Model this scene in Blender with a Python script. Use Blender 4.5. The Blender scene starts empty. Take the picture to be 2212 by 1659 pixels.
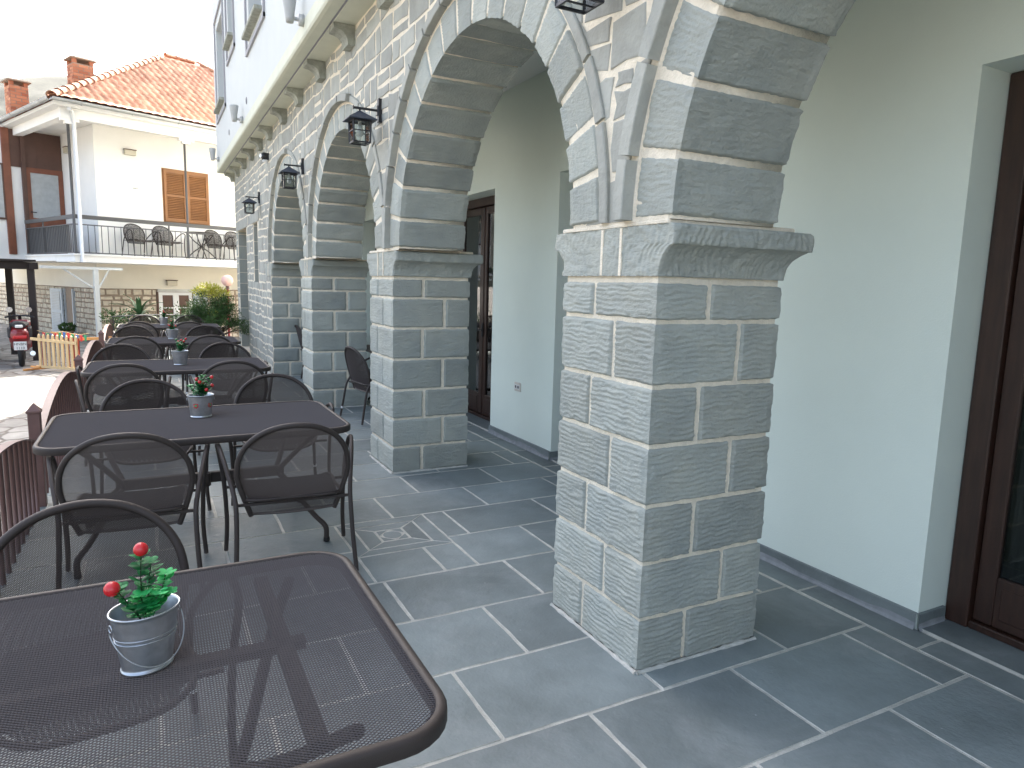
import bpy, math, random
import numpy as np
from mathutils import Matrix, Vector

# ------------------------------------------------------------------ camera, sky, sun, exposure
scn = bpy.context.scene
cam_d = bpy.data.cameras.new("camera"); cam = bpy.data.objects.new("camera", cam_d)
scn.collection.objects.link(cam); scn.camera = cam
CAMZ = 1.62
RIGHT = (0.88694, -0.46177, 0.02487) if False else None
def cam_axes():
    f = 1480.; pp = (1106, 829.5)
    def d(v):
        a = np.array([v[0]-pp[0], v[1]-pp[1], f]); return a/np.linalg.norm(a)
    A = np.array([d((3966, 700.)), d((322, 594.)), -d((885, 11000.))])
    U, S, V = np.linalg.svd(A)
    return U @ V
RC = cam_axes()
mw = Matrix(((RC[0,0], -RC[0,1], -RC[0,2], 0), (RC[1,0], -RC[1,1], -RC[1,2], 0), (RC[2,0], -RC[2,1], -RC[2,2], CAMZ), (0,0,0,1)))
cam.matrix_world = mw
cam_d.sensor_width = 36; cam_d.lens = 1480/2212*36
cam_d.clip_start = 0.05; cam_d.clip_end = 6000
scn.render.resolution_x = 1024; scn.render.resolution_y = 768

SUN_DIR = Vector((0.30, 0.66, 0.69)).normalized()      # towards the sun
sun_el = math.asin(SUN_DIR.z); sun_az = math.atan2(SUN_DIR.x, SUN_DIR.y)
w = bpy.data.worlds.new("World"); scn.world = w; w.use_nodes = True
nt = w.node_tree; bg = nt.nodes['Background']
sky = nt.nodes.new('ShaderNodeTexSky'); sky.sky_type = 'NISHITA'; sky.sun_disc = False
sky.sun_elevation = sun_el; sky.sun_rotation = sun_az; sky.dust_density = 6.0; sky.air_density = 1.0; sky.ozone_density = 0.2
hs = nt.nodes.new('ShaderNodeHueSaturation'); hs.inputs['Saturation'].default_value = .78   # hazy summer sky
nt.links.new(sky.outputs[0], hs.inputs['Color']); nt.links.new(hs.outputs[0], bg.inputs[0]); bg.inputs[1].default_value = 0.15
sl = bpy.data.lights.new("sun", 'SUN'); sl.energy = 4.0; sl.angle = math.radians(0.5); sl.color = (1, 0.95, 0.86)
so = bpy.data.objects.new("sun", sl); scn.collection.objects.link(so)
so.rotation_euler = SUN_DIR.to_track_quat('Z', 'Y').to_euler(); so.location = (0, 0, 30)
scn.view_settings.view_transform = 'Standard'; scn.view_settings.look = 'None'
scn.view_settings.exposure = 2.42; scn.view_settings.gamma = 1.0

# ------------------------------------------------------------------ helpers
C = scn.collection
rnd = random.Random(7)
nrg = np.random.default_rng(11)

def obj_empty(name, label=None, cat=None, group=None, loc=(0,0,0), rz=0, kind=None):
    o = bpy.data.objects.new(name, None); C.objects.link(o)
    o.location = loc; o.rotation_euler = (0, 0, rz); o.empty_display_size = 0.1
    if label: o['label'] = label
    if cat: o['category'] = cat
    if group: o['group'] = group
    if kind: o['kind'] = kind
    return o
def tag(o, label, cat, group=None):
    o['label'] = label; o['category'] = cat
    if group: o['group'] = group
    return o

class Acc:
    def __init__(s):
        s.v = []; s.nv = 0; s.loops = []; s.sizes = []; s.mi = []; s.sm = []; s.tint = []
    def add(s, verts, faces, mi=0, smooth=False, tint=1.0):
        verts = np.asarray(verts, float).reshape(-1, 3)
        for f in faces:
            s.loops.append(np.asarray(f, np.int64) + s.nv); s.sizes.append(len(f))
            s.mi.append(mi); s.sm.append(smooth)
        s.v.append(verts); s.nv += len(verts)
        s.tint.append(np.full(len(verts), tint) if np.isscalar(tint) else np.asarray(tint))
    def quads(s, verts, q, mi=0, smooth=False, tint=1.0):
        verts = np.asarray(verts, float).reshape(-1, 3); q = np.asarray(q, np.int64).reshape(-1, 4)
        s.loops.append((q + s.nv).ravel()); s.sizes += [4]*len(q); s.mi += [mi]*len(q); s.sm += [smooth]*len(q)
        s.v.append(verts); s.nv += len(verts)
        s.tint.append(np.full(len(verts), tint) if np.isscalar(tint) else np.asarray(tint))
    def grid(s, P, mi=0, smooth=True, tint=1.0, closed_u=False, closed_v=False):
        n, m = P.shape[:2]
        i = np.arange(n if closed_u else n-1); j = np.arange(m if closed_v else m-1)
        I, J = np.meshgrid(i, j, indexing='ij'); I2 = (I+1) % n; J2 = (J+1) % m
        q = np.stack([I*m+J, I2*m+J, I2*m+J2, I*m+J2], -1)
        t = tint if np.isscalar(tint) else np.asarray(tint).ravel()
        s.quads(P.reshape(-1, 3), q.reshape(-1, 4), mi, smooth, t)
    def box(s, lo, hi, mi=0, tint=1.0, M=None, bev=0):
        x0,y0,z0 = lo; x1,y1,z1 = hi
        if bev > 0:
            b = min(bev, abs(x1-x0)*.45, abs(y1-y0)*.45, abs(z1-z0)*.45)
            V = []
            for sx,X,bx in ((0,x0,b),(1,x1,-b)):
                for sy,Y,by in ((0,y0,b),(1,y1,-b)):
                    for sz,Z,bz in ((0,z0,b),(1,z1,-b)):
                        V += [(X, Y+by, Z+bz), (X+bx, Y, Z+bz), (X+bx, Y+by, Z)]
            V = np.array(V)
            def i(a,b_,c,k): return (a*4+b_*2+c)*3+k
            F = [[i(a,0,0,0),i(a,0,1,0),i(a,1,1,0),i(a,1,0,0)] for a in (0,1)]
            F += [[i(0,a,0,1),i(1,a,0,1),i(1,a,1,1),i(0,a,1,1)] for a in (0,1)]
            F += [[i(0,0,a,2),i(1,0,a,2),i(1,1,a,2),i(0,1,a,2)] for a in (0,1)]
            for b_ in (0,1):
                for c in (0,1):
                    F.append([i(0,b_,c,1),i(1,b_,c,1),i(1,b_,c,2),i(0,b_,c,2)])
                    F.append([i(b_,0,c,0),i(b_,1,c,0),i(b_,1,c,2),i(b_,0,c,2)])
                    F.append([i(b_,c,0,0),i(b_,c,1,0),i(b_,c,1,1),i(b_,c,0,1)])
            for a in (0,1):
                for b_ in (0,1):
                    for c in (0,1): F.append([i(a,b_,c,0),i(a,b_,c,1),i(a,b_,c,2)])
        else:
            V = np.array([(x0,y0,z0),(x1,y0,z0),(x1,y1,z0),(x0,y1,z0),(x0,y0,z1),(x1,y0,z1),(x1,y1,z1),(x0,y1,z1)])
            F = [[0,3,2,1],[4,5,6,7],[0,1,5,4],[1,2,6,5],[2,3,7,6],[3,0,4,7]]
        if M is not None: V = V @ np.array(M)[:3,:3].T + np.array(M)[:3,3]
        s.add(V, F, mi, False, tint)
    def bar(s, a, b, wx, wz, mi=0, up=(0,0,1), tint=1.0, bev=0):
        a = np.array(a, float); b = np.array(b, float); d = b-a; L = np.linalg.norm(d); d /= L
        up = np.array(up, float); sx = np.cross(d, up)
        if np.linalg.norm(sx) < 1e-4: sx = np.cross(d, (1,0,0))
        sx /= np.linalg.norm(sx); u2 = np.cross(sx, d)
        M = np.eye(4); M[:3,0] = sx; M[:3,1] = d; M[:3,2] = u2; M[:3,3] = a
        s.box((-wx/2, 0, -wz/2), (wx/2, L, wz/2), mi, tint, M, bev)
    def tube(s, pts, r, n=8, mi=0, closed=False, cap=True, tint=1.0, rx=None):
        P = np.array(pts, float); N = len(P)
        if closed: T = np.roll(P,-1,0)-np.roll(P,1,0)
        else:
            T = np.empty_like(P); T[1:-1] = P[2:]-P[:-2]; T[0] = P[1]-P[0]; T[-1] = P[-1]-P[-2]
        T /= np.maximum(np.linalg.norm(T, axis=1, keepdims=True), 1e-9)
        ref = np.array((0,0,1.)) if abs(T[0,2]) < .9 else np.array((1.,0,0))
        A = []
        a = ref - T[0]*np.dot(ref, T[0])
        for i in range(N):
            a = a - T[i]*np.dot(a, T[i])
            if np.linalg.norm(a) < 1e-6: a = np.cross(T[i], (0.3,1,.2))
            a = a/np.linalg.norm(a); A.append(a.copy())
        A = np.array(A); B = np.cross(T, A)
        th = np.arange(n)*2*math.pi/n
        R = np.full(N, r) if np.isscalar(r) else np.array(r)
        G = P[:,None] + R[:,None,None]*(np.cos(th)[None,:,None]*A[:,None] + np.sin(th)[None,:,None]*B[:,None]*(rx or 1))
        base = s.nv
        s.grid(G, mi, True, tint, closed_u=closed, closed_v=True)
        if cap and not closed:
            s.loops.append(np.arange(n)[::-1] + base); s.sizes.append(n); s.mi.append(mi); s.sm.append(False)
            s.loops.append(np.arange(n) + base + (N-1)*n); s.sizes.append(n); s.mi.append(mi); s.sm.append(False)
    def lathe(s, prof, c=(0,0,0), n=24, mi=0, sx=1, sy=1, tint=1.0, rot=0):
        th = np.arange(n)*2*math.pi/n + rot; p = np.array(prof, float)
        G = np.stack([c[0]+p[:,0,None]*np.cos(th)*sx, c[1]+p[:,0,None]*np.sin(th)*sy, c[2]+np.repeat(p[:,1,None], n, 1)], -1)
        s.grid(G, mi, True, tint, closed_v=True)
    def sphere(s, c, r, n=10, mi=0, tint=1.0, sz=1):
        a = np.linspace(-math.pi/2, math.pi/2, n//2+2)
        s.lathe([(max(r*math.cos(t),1e-4), r*sz*math.sin(t)) for t in a], c, n, mi, tint=tint)
    def poly(s, pts, mi=0, tint=1.0): s.add(pts, [list(range(len(pts)))], mi, False, tint)
    def build(s, name, mats, parent=None, kind=None, loc=None):
        me = bpy.data.meshes.new(name)
        v = np.concatenate(s.v); L = np.concatenate([np.ravel(l) for l in s.loops]); sz = np.array(s.sizes)
        me.vertices.add(len(v)); me.vertices.foreach_set('co', v.astype(np.float32).ravel())
        me.loops.add(len(L)); me.loops.foreach_set('vertex_index', L.astype(np.int32))
        me.polygons.add(len(sz)); st = np.concatenate([[0], np.cumsum(sz)[:-1]])
        me.polygons.foreach_set('loop_start', st.astype(np.int32))
        me.polygons.foreach_set('material_index', np.array(s.mi, np.int32))
        me.update(calc_edges=True)
        me.polygons.foreach_set('use_smooth', np.array(s.sm, bool))
        at = me.color_attributes.new('tint', 'FLOAT_COLOR', 'POINT')
        t = np.concatenate(s.tint); c4 = np.stack([t,t,t,np.ones_like(t)], 1)
        at.data.foreach_set('color', c4.astype(np.float32).ravel())
        me.validate(); me.update()
        if not isinstance(mats, (list, tuple)): mats = [mats]
        for m in mats: me.materials.append(m)
        o = bpy.data.objects.new(name, me); C.objects.link(o)
        if parent: o.parent = parent
        if kind: o['kind'] = kind
        if loc: o.location = loc
        return o

def copy_tree(root, loc, rz, label=None, group=None):
    r = root.copy(); C.objects.link(r); r.location = loc; r.rotation_euler = (0,0,rz)
    if label: r['label'] = label
    if group: r['group'] = group
    for ch in list(root.children):
        c = ch.copy(); C.objects.link(c); c.parent = r
        for g in list(ch.children):
            d = g.copy(); C.objects.link(d); d.parent = c
    return r

# noise -----------------------------------------------------------
def _h(ix, iy, seed):
    n = (ix.astype(np.int64)*374761393 + iy.astype(np.int64)*668265263 + seed*982451653) & 0x7fffffff
    n = ((n ^ (n >> 13))*1274126177) & 0x7fffffff
    return ((n ^ (n >> 16)) & 0xffff)/65535.0
def vn(x, y, seed=0):
    x = np.asarray(x, float); y = np.asarray(y, float)
    ix = np.floor(x); iy = np.floor(y); fx = x-ix; fy = y-iy
    fx = fx*fx*(3-2*fx); fy = fy*fy*(3-2*fy)
    a = _h(ix,iy,seed); b = _h(ix+1,iy,seed); c = _h(ix,iy+1,seed); d = _h(ix+1,iy+1,seed)
    return (a*(1-fx)+b*fx)*(1-fy)+(c*(1-fx)+d*fx)*fy*1.0 - 0.5
def fbm(x, y, seed=0, o=3):
    r = 0; a = 1
    for k in range(o): r = r + a*vn(x*2**k, y*2**k, seed+k*17); a *= .5
    return r

# ------------------------------------------------------------------ materials
def srgb(h):
    c = [int(h[i:i+2],16)/255 for i in (0,2,4)]
    return tuple((x/12.92 if x <= .04045 else ((x+.055)/1.055)**2.4) for x in c)
def mat(name, col, rough=.6, metal=0., var=0., vscale=4., col2=None, bump=0., bscale=40., bump2=0., b2scale=6., tint=False, spec=.5, detail=4., rvar=0., stretch=None, coat=0., trans=0., chisel=0.):
    m = bpy.data.materials.new(name); m.use_nodes = True; n = m.node_tree; b = n.nodes['Principled BSDF']
    L = n.links.new
    b.inputs['Roughness'].default_value = rough; b.inputs['Metallic'].default_value = metal
    b.inputs['Specular IOR Level'].default_value = spec
    if coat: b.inputs['Coat Weight'].default_value = coat
    b.inputs['Base Color'].default_value = (*col, 1)
    tc = n.nodes.new('ShaderNodeTexCoord'); src = tc.outputs['Object']
    if stretch:
        mp = n.nodes.new('ShaderNodeMapping'); mp.inputs['Scale'].default_value = stretch; L(src, mp.inputs[0]); src = mp.outputs[0]
    out = None
    if var > 0 or col2:
        nz = n.nodes.new('ShaderNodeTexNoise'); nz.inputs['Scale'].default_value = vscale; nz.inputs['Detail'].default_value = detail
        nz.inputs['Roughness'].default_value = .6
        L(src, nz.inputs['Vector'])
        r = n.nodes.new('ShaderNodeValToRGB'); L(nz.outputs['Fac'], r.inputs[0])
        c2 = col2 if col2 else tuple(min(1, c*(1+var)) for c in col); c1 = tuple(c*(1-var) for c in col)
        if col2: c1 = col
        r.color_ramp.elements[0].position = .3; r.color_ramp.elements[0].color = (*c1, 1)
        r.color_ramp.elements[1].position = .7; r.color_ramp.elements[1].color = (*c2, 1)
        out = r.outputs[0]
        if rvar:
            mr = n.nodes.new('ShaderNodeMapRange'); L(nz.outputs['Fac'], mr.inputs[0])
            mr.inputs[1].default_value = .3; mr.inputs[2].default_value = .7
            mr.inputs[3].default_value = rough-rvar; mr.inputs[4].default_value = rough+rvar; L(mr.outputs[0], b.inputs['Roughness'])
    if tint:
        at = n.nodes.new('ShaderNodeAttribute'); at.attribute_name = 'tint'
        mx = n.nodes.new('ShaderNodeMix'); mx.data_type = 'RGBA'; mx.blend_type = 'MULTIPLY'; mx.inputs[0].default_value = 1
        if out is None: mx.inputs[6].default_value = (*col, 1)
        else: L(out, mx.inputs[6])
        L(at.outputs['Color'], mx.inputs[7]); out = mx.outputs[2]
    if out is not None: L(out, b.inputs['Base Color'])
    prev = None
    for st, sc in ((bump, bscale), (bump2, b2scale)):
        if st > 0:
            nz = n.nodes.new('ShaderNodeTexNoise'); nz.inputs['Scale'].default_value = sc; nz.inputs['Detail'].default_value = 6
            L(src, nz.inputs['Vector'])
            bp = n.nodes.new('ShaderNodeBump'); bp.inputs['Strength'].default_value = st; bp.inputs['Distance'].default_value = .01 if sc > 15 else .04
            L(nz.outputs['Fac'], bp.inputs['Height'])
            if prev is not None: L(prev, bp.inputs['Normal'])
            prev = bp.outputs[0]
    if chisel:
        mp2 = n.nodes.new('ShaderNodeMapping'); mp2.inputs['Scale'].default_value = (16,16,62); L(tc.outputs['Object'], mp2.inputs[0])
        nz = n.nodes.new('ShaderNodeTexNoise'); nz.inputs['Scale'].default_value = 1; nz.inputs['Detail'].default_value = 4; nz.inputs['Roughness'].default_value = .55
        nz.inputs['Distortion'].default_value = .6
        L(mp2.outputs[0], nz.inputs['Vector'])
        bp = n.nodes.new('ShaderNodeBump'); bp.inputs['Strength'].default_value = chisel; bp.inputs['Distance'].default_value = .012
        L(nz.outputs['Fac'], bp.inputs['Height'])
        if prev is not None: L(prev, bp.inputs['Normal'])
        prev = bp.outputs[0]
    if prev is not None: L(prev, b.inputs['Normal'])
    if trans: b.inputs['Transmission Weight'].default_value = trans
    return m

M = {}
M['stone'] = mat('rough_stone', (.318,.342,.315), .85, col2=(.385,.398,.350), vscale=3.5, bump=.55, bscale=70, tint=True, spec=.3, chisel=.5)
M['flag'] = mat('split_stone', (.355,.360,.322), .8, var=.13, vscale=6, bump=.5, bscale=45, bump2=.35, b2scale=9, tint=True, spec=.3)
M['mortar'] = mat('mortar', (.76,.69,.56), .95, var=.10, vscale=18, bump=.7, bscale=110, spec=.1)
M['floor_mortar'] = mat('floor_mortar', (.47,.465,.42), .9, var=.2, vscale=12, bump=.6, bscale=90, spec=.2)
M['slate'] = mat('slate_tile', (.178,.207,.206), .58, var=.20, vscale=2.6, bump=.25, bscale=70, bump2=.25, b2scale=7, tint=True, spec=.4, rvar=.1)
M['mint'] = mat('mint_plaster', (.72,.795,.72), .85, var=.015, vscale=3, bump=.12, bscale=150, bump2=.10, b2scale=2.2, spec=.2)
M['white'] = mat('white_plaster', (.55,.575,.56), .85, var=.02, vscale=3, bump=.1, bscale=120, spec=.2)
M['cornice'] = mat('cornice_plaster', (.60,.61,.50), .85, var=.04, vscale=5, bump=.12, bscale=120, spec=.2)
M['groove'] = mat('grey_moulding', (.33,.33,.35), .85)
M['corbel'] = mat('corbel_stone', (.30,.31,.26), .85, var=.25, vscale=14, bump=.5, bscale=60, tint=True)
M['ceil'] = mat('porch_ceiling', (.82,.82,.79), .9)
M['wood'] = mat('dark_brown_wood', (.036,.016,.010), .42, var=.35, vscale=5, stretch=(6,6,.6), bump=.15, bscale=60, coat=.15)
M['iron'] = mat('brown_powder_coated_steel', (.043,.034,.030), .55, metal=.0, bump=.12, bscale=400, spec=.3, tint=True)
M['ironmesh'] = mat('brown_expanded_steel', (.112,.094,.090), .6, metal=.0, spec=.4)
M['chairmesh'] = mat('dark_brown_expanded_steel', (.075,.060,.053), .5, spec=.4)
M['rail'] = mat('red_brown_rail_paint', (.135,.072,.062), .48, var=.12, vscale=9, spec=.45)
M['black'] = mat('black_iron', (.013,.013,.016), .45, spec=.5)
M['lamproof'] = mat('lantern_roof_iron', (.03,.04,.06), .5, spec=.5)
M['zinc'] = mat('galvanised_zinc', (.42,.45,.48), .34, metal=.85, var=.12, vscale=40)
M['leaf'] = mat('plastic_leaf', (.018,.23,.08), .5, col2=(.05,.38,.11), vscale=18, tint=True, spec=.25)
M['berry'] = mat('red_berry', (.52,.012,.018), .25, spec=.6)
M['stem'] = mat('green_stem', (.04,.06,.03), .6)
M['soil'] = mat('grey_foam', (.35,.36,.34), .9)
M['cream'] = mat('cream_plaster', (.74,.70,.60), .9, var=.03, vscale=2, bump=.1, bscale=60, spec=.2)
M['hwhite'] = mat('house_white_plaster', (.84,.83,.79), .9, var=.02, vscale=2, spec=.2)
M['tile'] = mat('terracotta_tile', (.34,.14,.085), .8, col2=(.52,.29,.185), vscale=3.5, bump=.3, bscale=30, tint=True, spec=.2)
M['brick'] = None
M['gutter'] = mat('grey_gutter', (.42,.43,.42), .5, metal=.2, var=.15, vscale=3)
M['shutter'] = mat('orange_brown_shutter', (.27,.115,.035), .5, var=.12, vscale=4)
M['greyshut'] = mat('pale_grey_shutter', (.50,.54,.56), .6, var=.05, vscale=5)
M['redwood'] = mat('red_brown_wood', (.20,.068,.035), .5, var=.2, vscale=3)
M['brown'] = mat('brown_panel', (.10,.050,.035), .6, var=.15, vscale=3)
M['railgrey'] = mat('dark_grey_balcony_rail', (.085,.085,.085), .55)
M['housestone'] = mat('pale_limestone', (.56,.50,.40), .9, var=.2, vscale=7, bump=.5, bscale=30, tint=True, spec=.2)
M['housemortar'] = mat('brown_mortar', (.30,.235,.18), .95, var=.12, vscale=10, bump=.4, bscale=60)
M['darkwood'] = mat('dark_pergola_wood', (.022,.015,.013), .7)
M['pine'] = mat('pale_pine', (.66,.47,.24), .6, var=.15, vscale=4, stretch=(3,3,.5))
M['orangewood'] = mat('orange_wood', (.62,.30,.10), .6, var=.1, vscale=4)
M['redpaint'] = mat('red_paint', (.26,.02,.02), .5)
M['scooter'] = mat('red_scooter_plastic', (.22,.010,.014), .3, coat=.5)
M['rubber'] = mat('black_rubber', (.012,.012,.012), .75)
M['dkplastic'] = mat('dark_plastic', (.03,.03,.033), .5)
M['chrome'] = mat('chrome', (.7,.7,.7), .15, metal=1)
M['whitepaint'] = mat('white_paint', (.72,.73,.72), .5)
M['steel'] = mat('pale_steel_post', (.60,.62,.60), .5, var=.05, vscale=3)
M['clay'] = mat('clay_pot', (.42,.28,.18), .8)
M['green'] = mat('shrub_leaf', (.035,.085,.022), .6, col2=(.075,.15,.035), vscale=5, tint=True, spec=.3)
M['yellow'] = mat('yellow_leaf', (.50,.50,.06), .6, col2=(.62,.58,.12), vscale=8, tint=True, spec=.3)
M['palm'] = mat('palm_leaf', (.05,.12,.045), .5, var=.3, vscale=5, spec=.4)
M['bark'] = mat('bark', (.07,.05,.035), .9, var=.3, vscale=10)
M['globe'] = mat('pink_globe', (.80,.50,.44), .4, var=.1, vscale=6)
M['hole'] = mat('dark_void', (.02,.02,.02), .9)
M['curtain'] = mat('pale_curtain', (.42,.46,.42), .9, var=.15, vscale=3, stretch=(1,14,.2))
M['bulb'] = mat('pearl_bulb', (.55,.57,.56), .15)
M['fixture'] = mat('bulkhead_lens', (.50,.46,.36), .4)
M['socket'] = mat('cream_plastic', (.60,.56,.50), .5)
for k, c in {'flag_red':(.60,.04,.05), 'flag_green':(.03,.30,.12), 'flag_blue':(.05,.14,.42), 'sticker':(.70,.70,.70)}.items(): M[k] = mat(k, c, .6)

def add_dust(m, dust, sc, amt):
    n = m.node_tree; b = n.nodes['Principled BSDF']; L = n.links.new
    src = b.inputs['Base Color'].links[0].from_socket
    tc = n.nodes.new('ShaderNodeTexCoord')
    nz = n.nodes.new('ShaderNodeTexNoise'); nz.inputs['Scale'].default_value = sc; nz.inputs['Detail'].default_value = 9; nz.inputs['Roughness'].default_value = .72; nz.inputs['Distortion'].default_value = .8
    L(tc.outputs['Object'], nz.inputs['Vector'])
    mr = n.nodes.new('ShaderNodeMapRange'); L(nz.outputs['Fac'], mr.inputs[0]); mr.inputs[1].default_value = .50; mr.inputs[2].default_value = .74; mr.inputs[4].default_value = amt
    v = n.nodes.new('ShaderNodeTexVoronoi'); v.inputs['Scale'].default_value = 7; L(tc.outputs['Object'], v.inputs['Vector'])
    m2 = n.nodes.new('ShaderNodeMapRange'); L(v.outputs['Distance'], m2.inputs[0]); m2.inputs[1].default_value = .022; m2.inputs[2].default_value = .030; m2.inputs[3].default_value = .8; m2.inputs[4].default_value = 0
    mm = n.nodes.new('ShaderNodeMath'); mm.operation = 'MAXIMUM'; L(mr.outputs[0], mm.inputs[0]); L(m2.outputs[0], mm.inputs[1])
    mx = n.nodes.new('ShaderNodeMix'); mx.data_type = 'RGBA'; L(mm.outputs[0], mx.inputs[0]); L(src, mx.inputs[6]); mx.inputs[7].default_value = (*dust, 1)
    L(mx.outputs[2], b.inputs['Base Color'])
add_dust(M['slate'], (.33,.35,.35), 1.6, .45)
add_dust(M['stone'], (.34,.33,.26), 1.1, .22)
def glassmat(name, tint=(1,1,1), refl=1.0):
    m = bpy.data.materials.new(name); m.use_nodes = True; n = m.node_tree; n.nodes.clear()
    o = n.nodes.new('ShaderNodeOutputMaterial'); mx = n.nodes.new('ShaderNodeMixShader')
    t = n.nodes.new('ShaderNodeBsdfTransparent'); t.inputs[0].default_value = (*tint, 1)
    g = n.nodes.new('ShaderNodeBsdfGlossy'); g.inputs['Roughness'].default_value = .01
    f = n.nodes.new('ShaderNodeFresnel'); f.inputs[0].default_value = 1.5
    if refl != 1:
        mm = n.nodes.new('ShaderNodeMath'); mm.operation = 'MULTIPLY'; mm.use_clamp = True; mm.inputs[1].default_value = refl
        n.links.new(f.outputs[0], mm.inputs[0]); n.links.new(mm.outputs[0], mx.inputs[0])
    else: n.links.new(f.outputs[0], mx.inputs[0])
    n.links.new(t.outputs[0], mx.inputs[1]); n.links.new(g.outputs[0], mx.inputs[2]); n.links.new(mx.outputs[0], o.inputs[0])
    return m
M['glass'] = glassmat('clear_glass', (.93,.95,.94))
M['winglass'] = glassmat('window_glass', (.42,.45,.44), 1.9)
M['frosted'] = mat('frosted_glass', (.40,.42,.42), .3, var=.1, vscale=8, bump=.3, bscale=60)
M['upglass'] = mat('grey_shutter_blind', (.20,.235,.28), .45)

def brickmat():
    m = bpy.data.materials.new('chimney_brick'); m.use_nodes = True; n = m.node_tree; b = n.nodes['Principled BSDF']; L = n.links.new
    at = n.nodes.new('ShaderNodeAttribute'); at.attribute_name = 'tint'
    r = n.nodes.new('ShaderNodeValToRGB'); L(at.outputs['Fac'], r.inputs[0])
    r.color_ramp.elements[0].position = .7; r.color_ramp.elements[0].color = (.28,.075,.04,1)
    r.color_ramp.elements[1].position = 1.15; r.color_ramp.elements[1].color = (.55,.24,.13,1)
    L(r.outputs[0], b.inputs['Base Color']); b.inputs['Roughness'].default_value = .9
    return m
M['brick'] = brickmat()

def streetmat():
    m = bpy.data.materials.new('crazy_paving'); m.use_nodes = True; n = m.node_tree; b = n.nodes['Principled BSDF']; L = n.links.new
    tc = n.nodes.new('ShaderNodeTexCoord')
    nz = n.nodes.new('ShaderNodeTexNoise'); nz.inputs['Scale'].default_value = 2.2; nz.inputs['Detail'].default_value = 3; L(tc.outputs['Object'], nz.inputs['Vector'])
    mv = n.nodes.new('ShaderNodeMix'); mv.data_type = 'RGBA'; mv.blend_type = 'LINEAR_LIGHT'; mv.inputs[0].default_value = .10
    L(tc.outputs['Object'], mv.inputs[6]); L(nz.outputs['Color'], mv.inputs[7])
    v1 = n.nodes.new('ShaderNodeTexVoronoi'); v1.feature = 'DISTANCE_TO_EDGE'; v1.inputs['Scale'].default_value = 2.5; L(mv.outputs[2], v1.inputs['Vector'])
    v2 = n.nodes.new('ShaderNodeTexVoronoi'); v2.feature = 'F1'; v2.inputs['Scale'].default_value = 2.5; L(mv.outputs[2], v2.inputs['Vector'])
    r = n.nodes.new('ShaderNodeValToRGB'); L(v1.outputs['Distance'], r.inputs[0])
    r.color_ramp.elements[0].position = .025; r.color_ramp.elements[0].color = (0,0,0,1); r.color_ramp.elements[1].position = .06; r.color_ramp.elements[1].color = (1,1,1,1)
    hs = n.nodes.new('ShaderNodeMapRange'); sp = n.nodes.new('ShaderNodeSeparateColor'); L(v2.outputs['Color'], sp.inputs[0]); L(sp.outputs[0], hs.inputs[0])
    hs.inputs[3].default_value = .72; hs.inputs[4].default_value = 1.2
    n2 = n.nodes.new('ShaderNodeTexNoise'); n2.inputs['Scale'].default_value = 9; n2.inputs['Detail'].default_value = 6; L(tc.outputs['Object'], n2.inputs['Vector'])
    m2 = n.nodes.new('ShaderNodeMapRange'); L(n2.outputs['Fac'], m2.inputs[0]); m2.inputs[1].default_value=.25; m2.inputs[2].default_value=.75; m2.inputs[3].default_value = .75; m2.inputs[4].default_value = 1.2
    mu = n.nodes.new('ShaderNodeMath'); mu.operation = 'MULTIPLY'; L(hs.outputs[0], mu.inputs[0]); L(m2.outputs[0], mu.inputs[1])
    st = n.nodes.new('ShaderNodeVectorMath'); st.operation = 'SCALE'; st.inputs[0].default_value = (.235,.225,.205); L(mu.outputs[0], st.inputs['Scale'])
    mx = n.nodes.new('ShaderNodeMix'); mx.data_type = 'RGBA'; L(r.outputs[0], mx.inputs[0]); mx.inputs[6].default_value = (.10,.085,.07,1); L(st.outputs[0], mx.inputs[7])
    L(mx.outputs[2], b.inputs['Base Color']); b.inputs['Roughness'].default_value = .8
    bp = n.nodes.new('ShaderNodeBump'); bp.inputs['Strength'].default_value = .5; bp.inputs['Distance'].default_value = .02; L(r.outputs[0], bp.inputs['Height']); L(bp.outputs[0], b.inputs['Normal'])
    return m
M['street'] = streetmat()

def hillmat():
    m = bpy.data.materials.new('forested_hill'); m.use_nodes = True; n = m.node_tree; b = n.nodes['Principled BSDF']; L = n.links.new
    tc = n.nodes.new('ShaderNodeTexCoord')
    v = n.nodes.new('ShaderNodeTexNoise'); v.inputs['Scale'].default_value = .07; v.inputs['Detail'].default_value = 8; v.inputs['Roughness'].default_value = .7; L(tc.outputs['Object'], v.inputs['Vector'])
    r = n.nodes.new('ShaderNodeValToRGB'); L(v.outputs['Fac'], r.inputs[0])
    r.color_ramp.elements[0].position = .42; r.color_ramp.elements[0].color = (.004,.009,.006,1)
    r.color_ramp.elements[1].position = .62; r.color_ramp.elements[1].color = (.022,.028,.020,1)
    L(r.outputs[0], b.inputs['Base Color']); b.inputs['Roughness'].default_value = .95
    return m
M['hill'] = hillmat()

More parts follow.
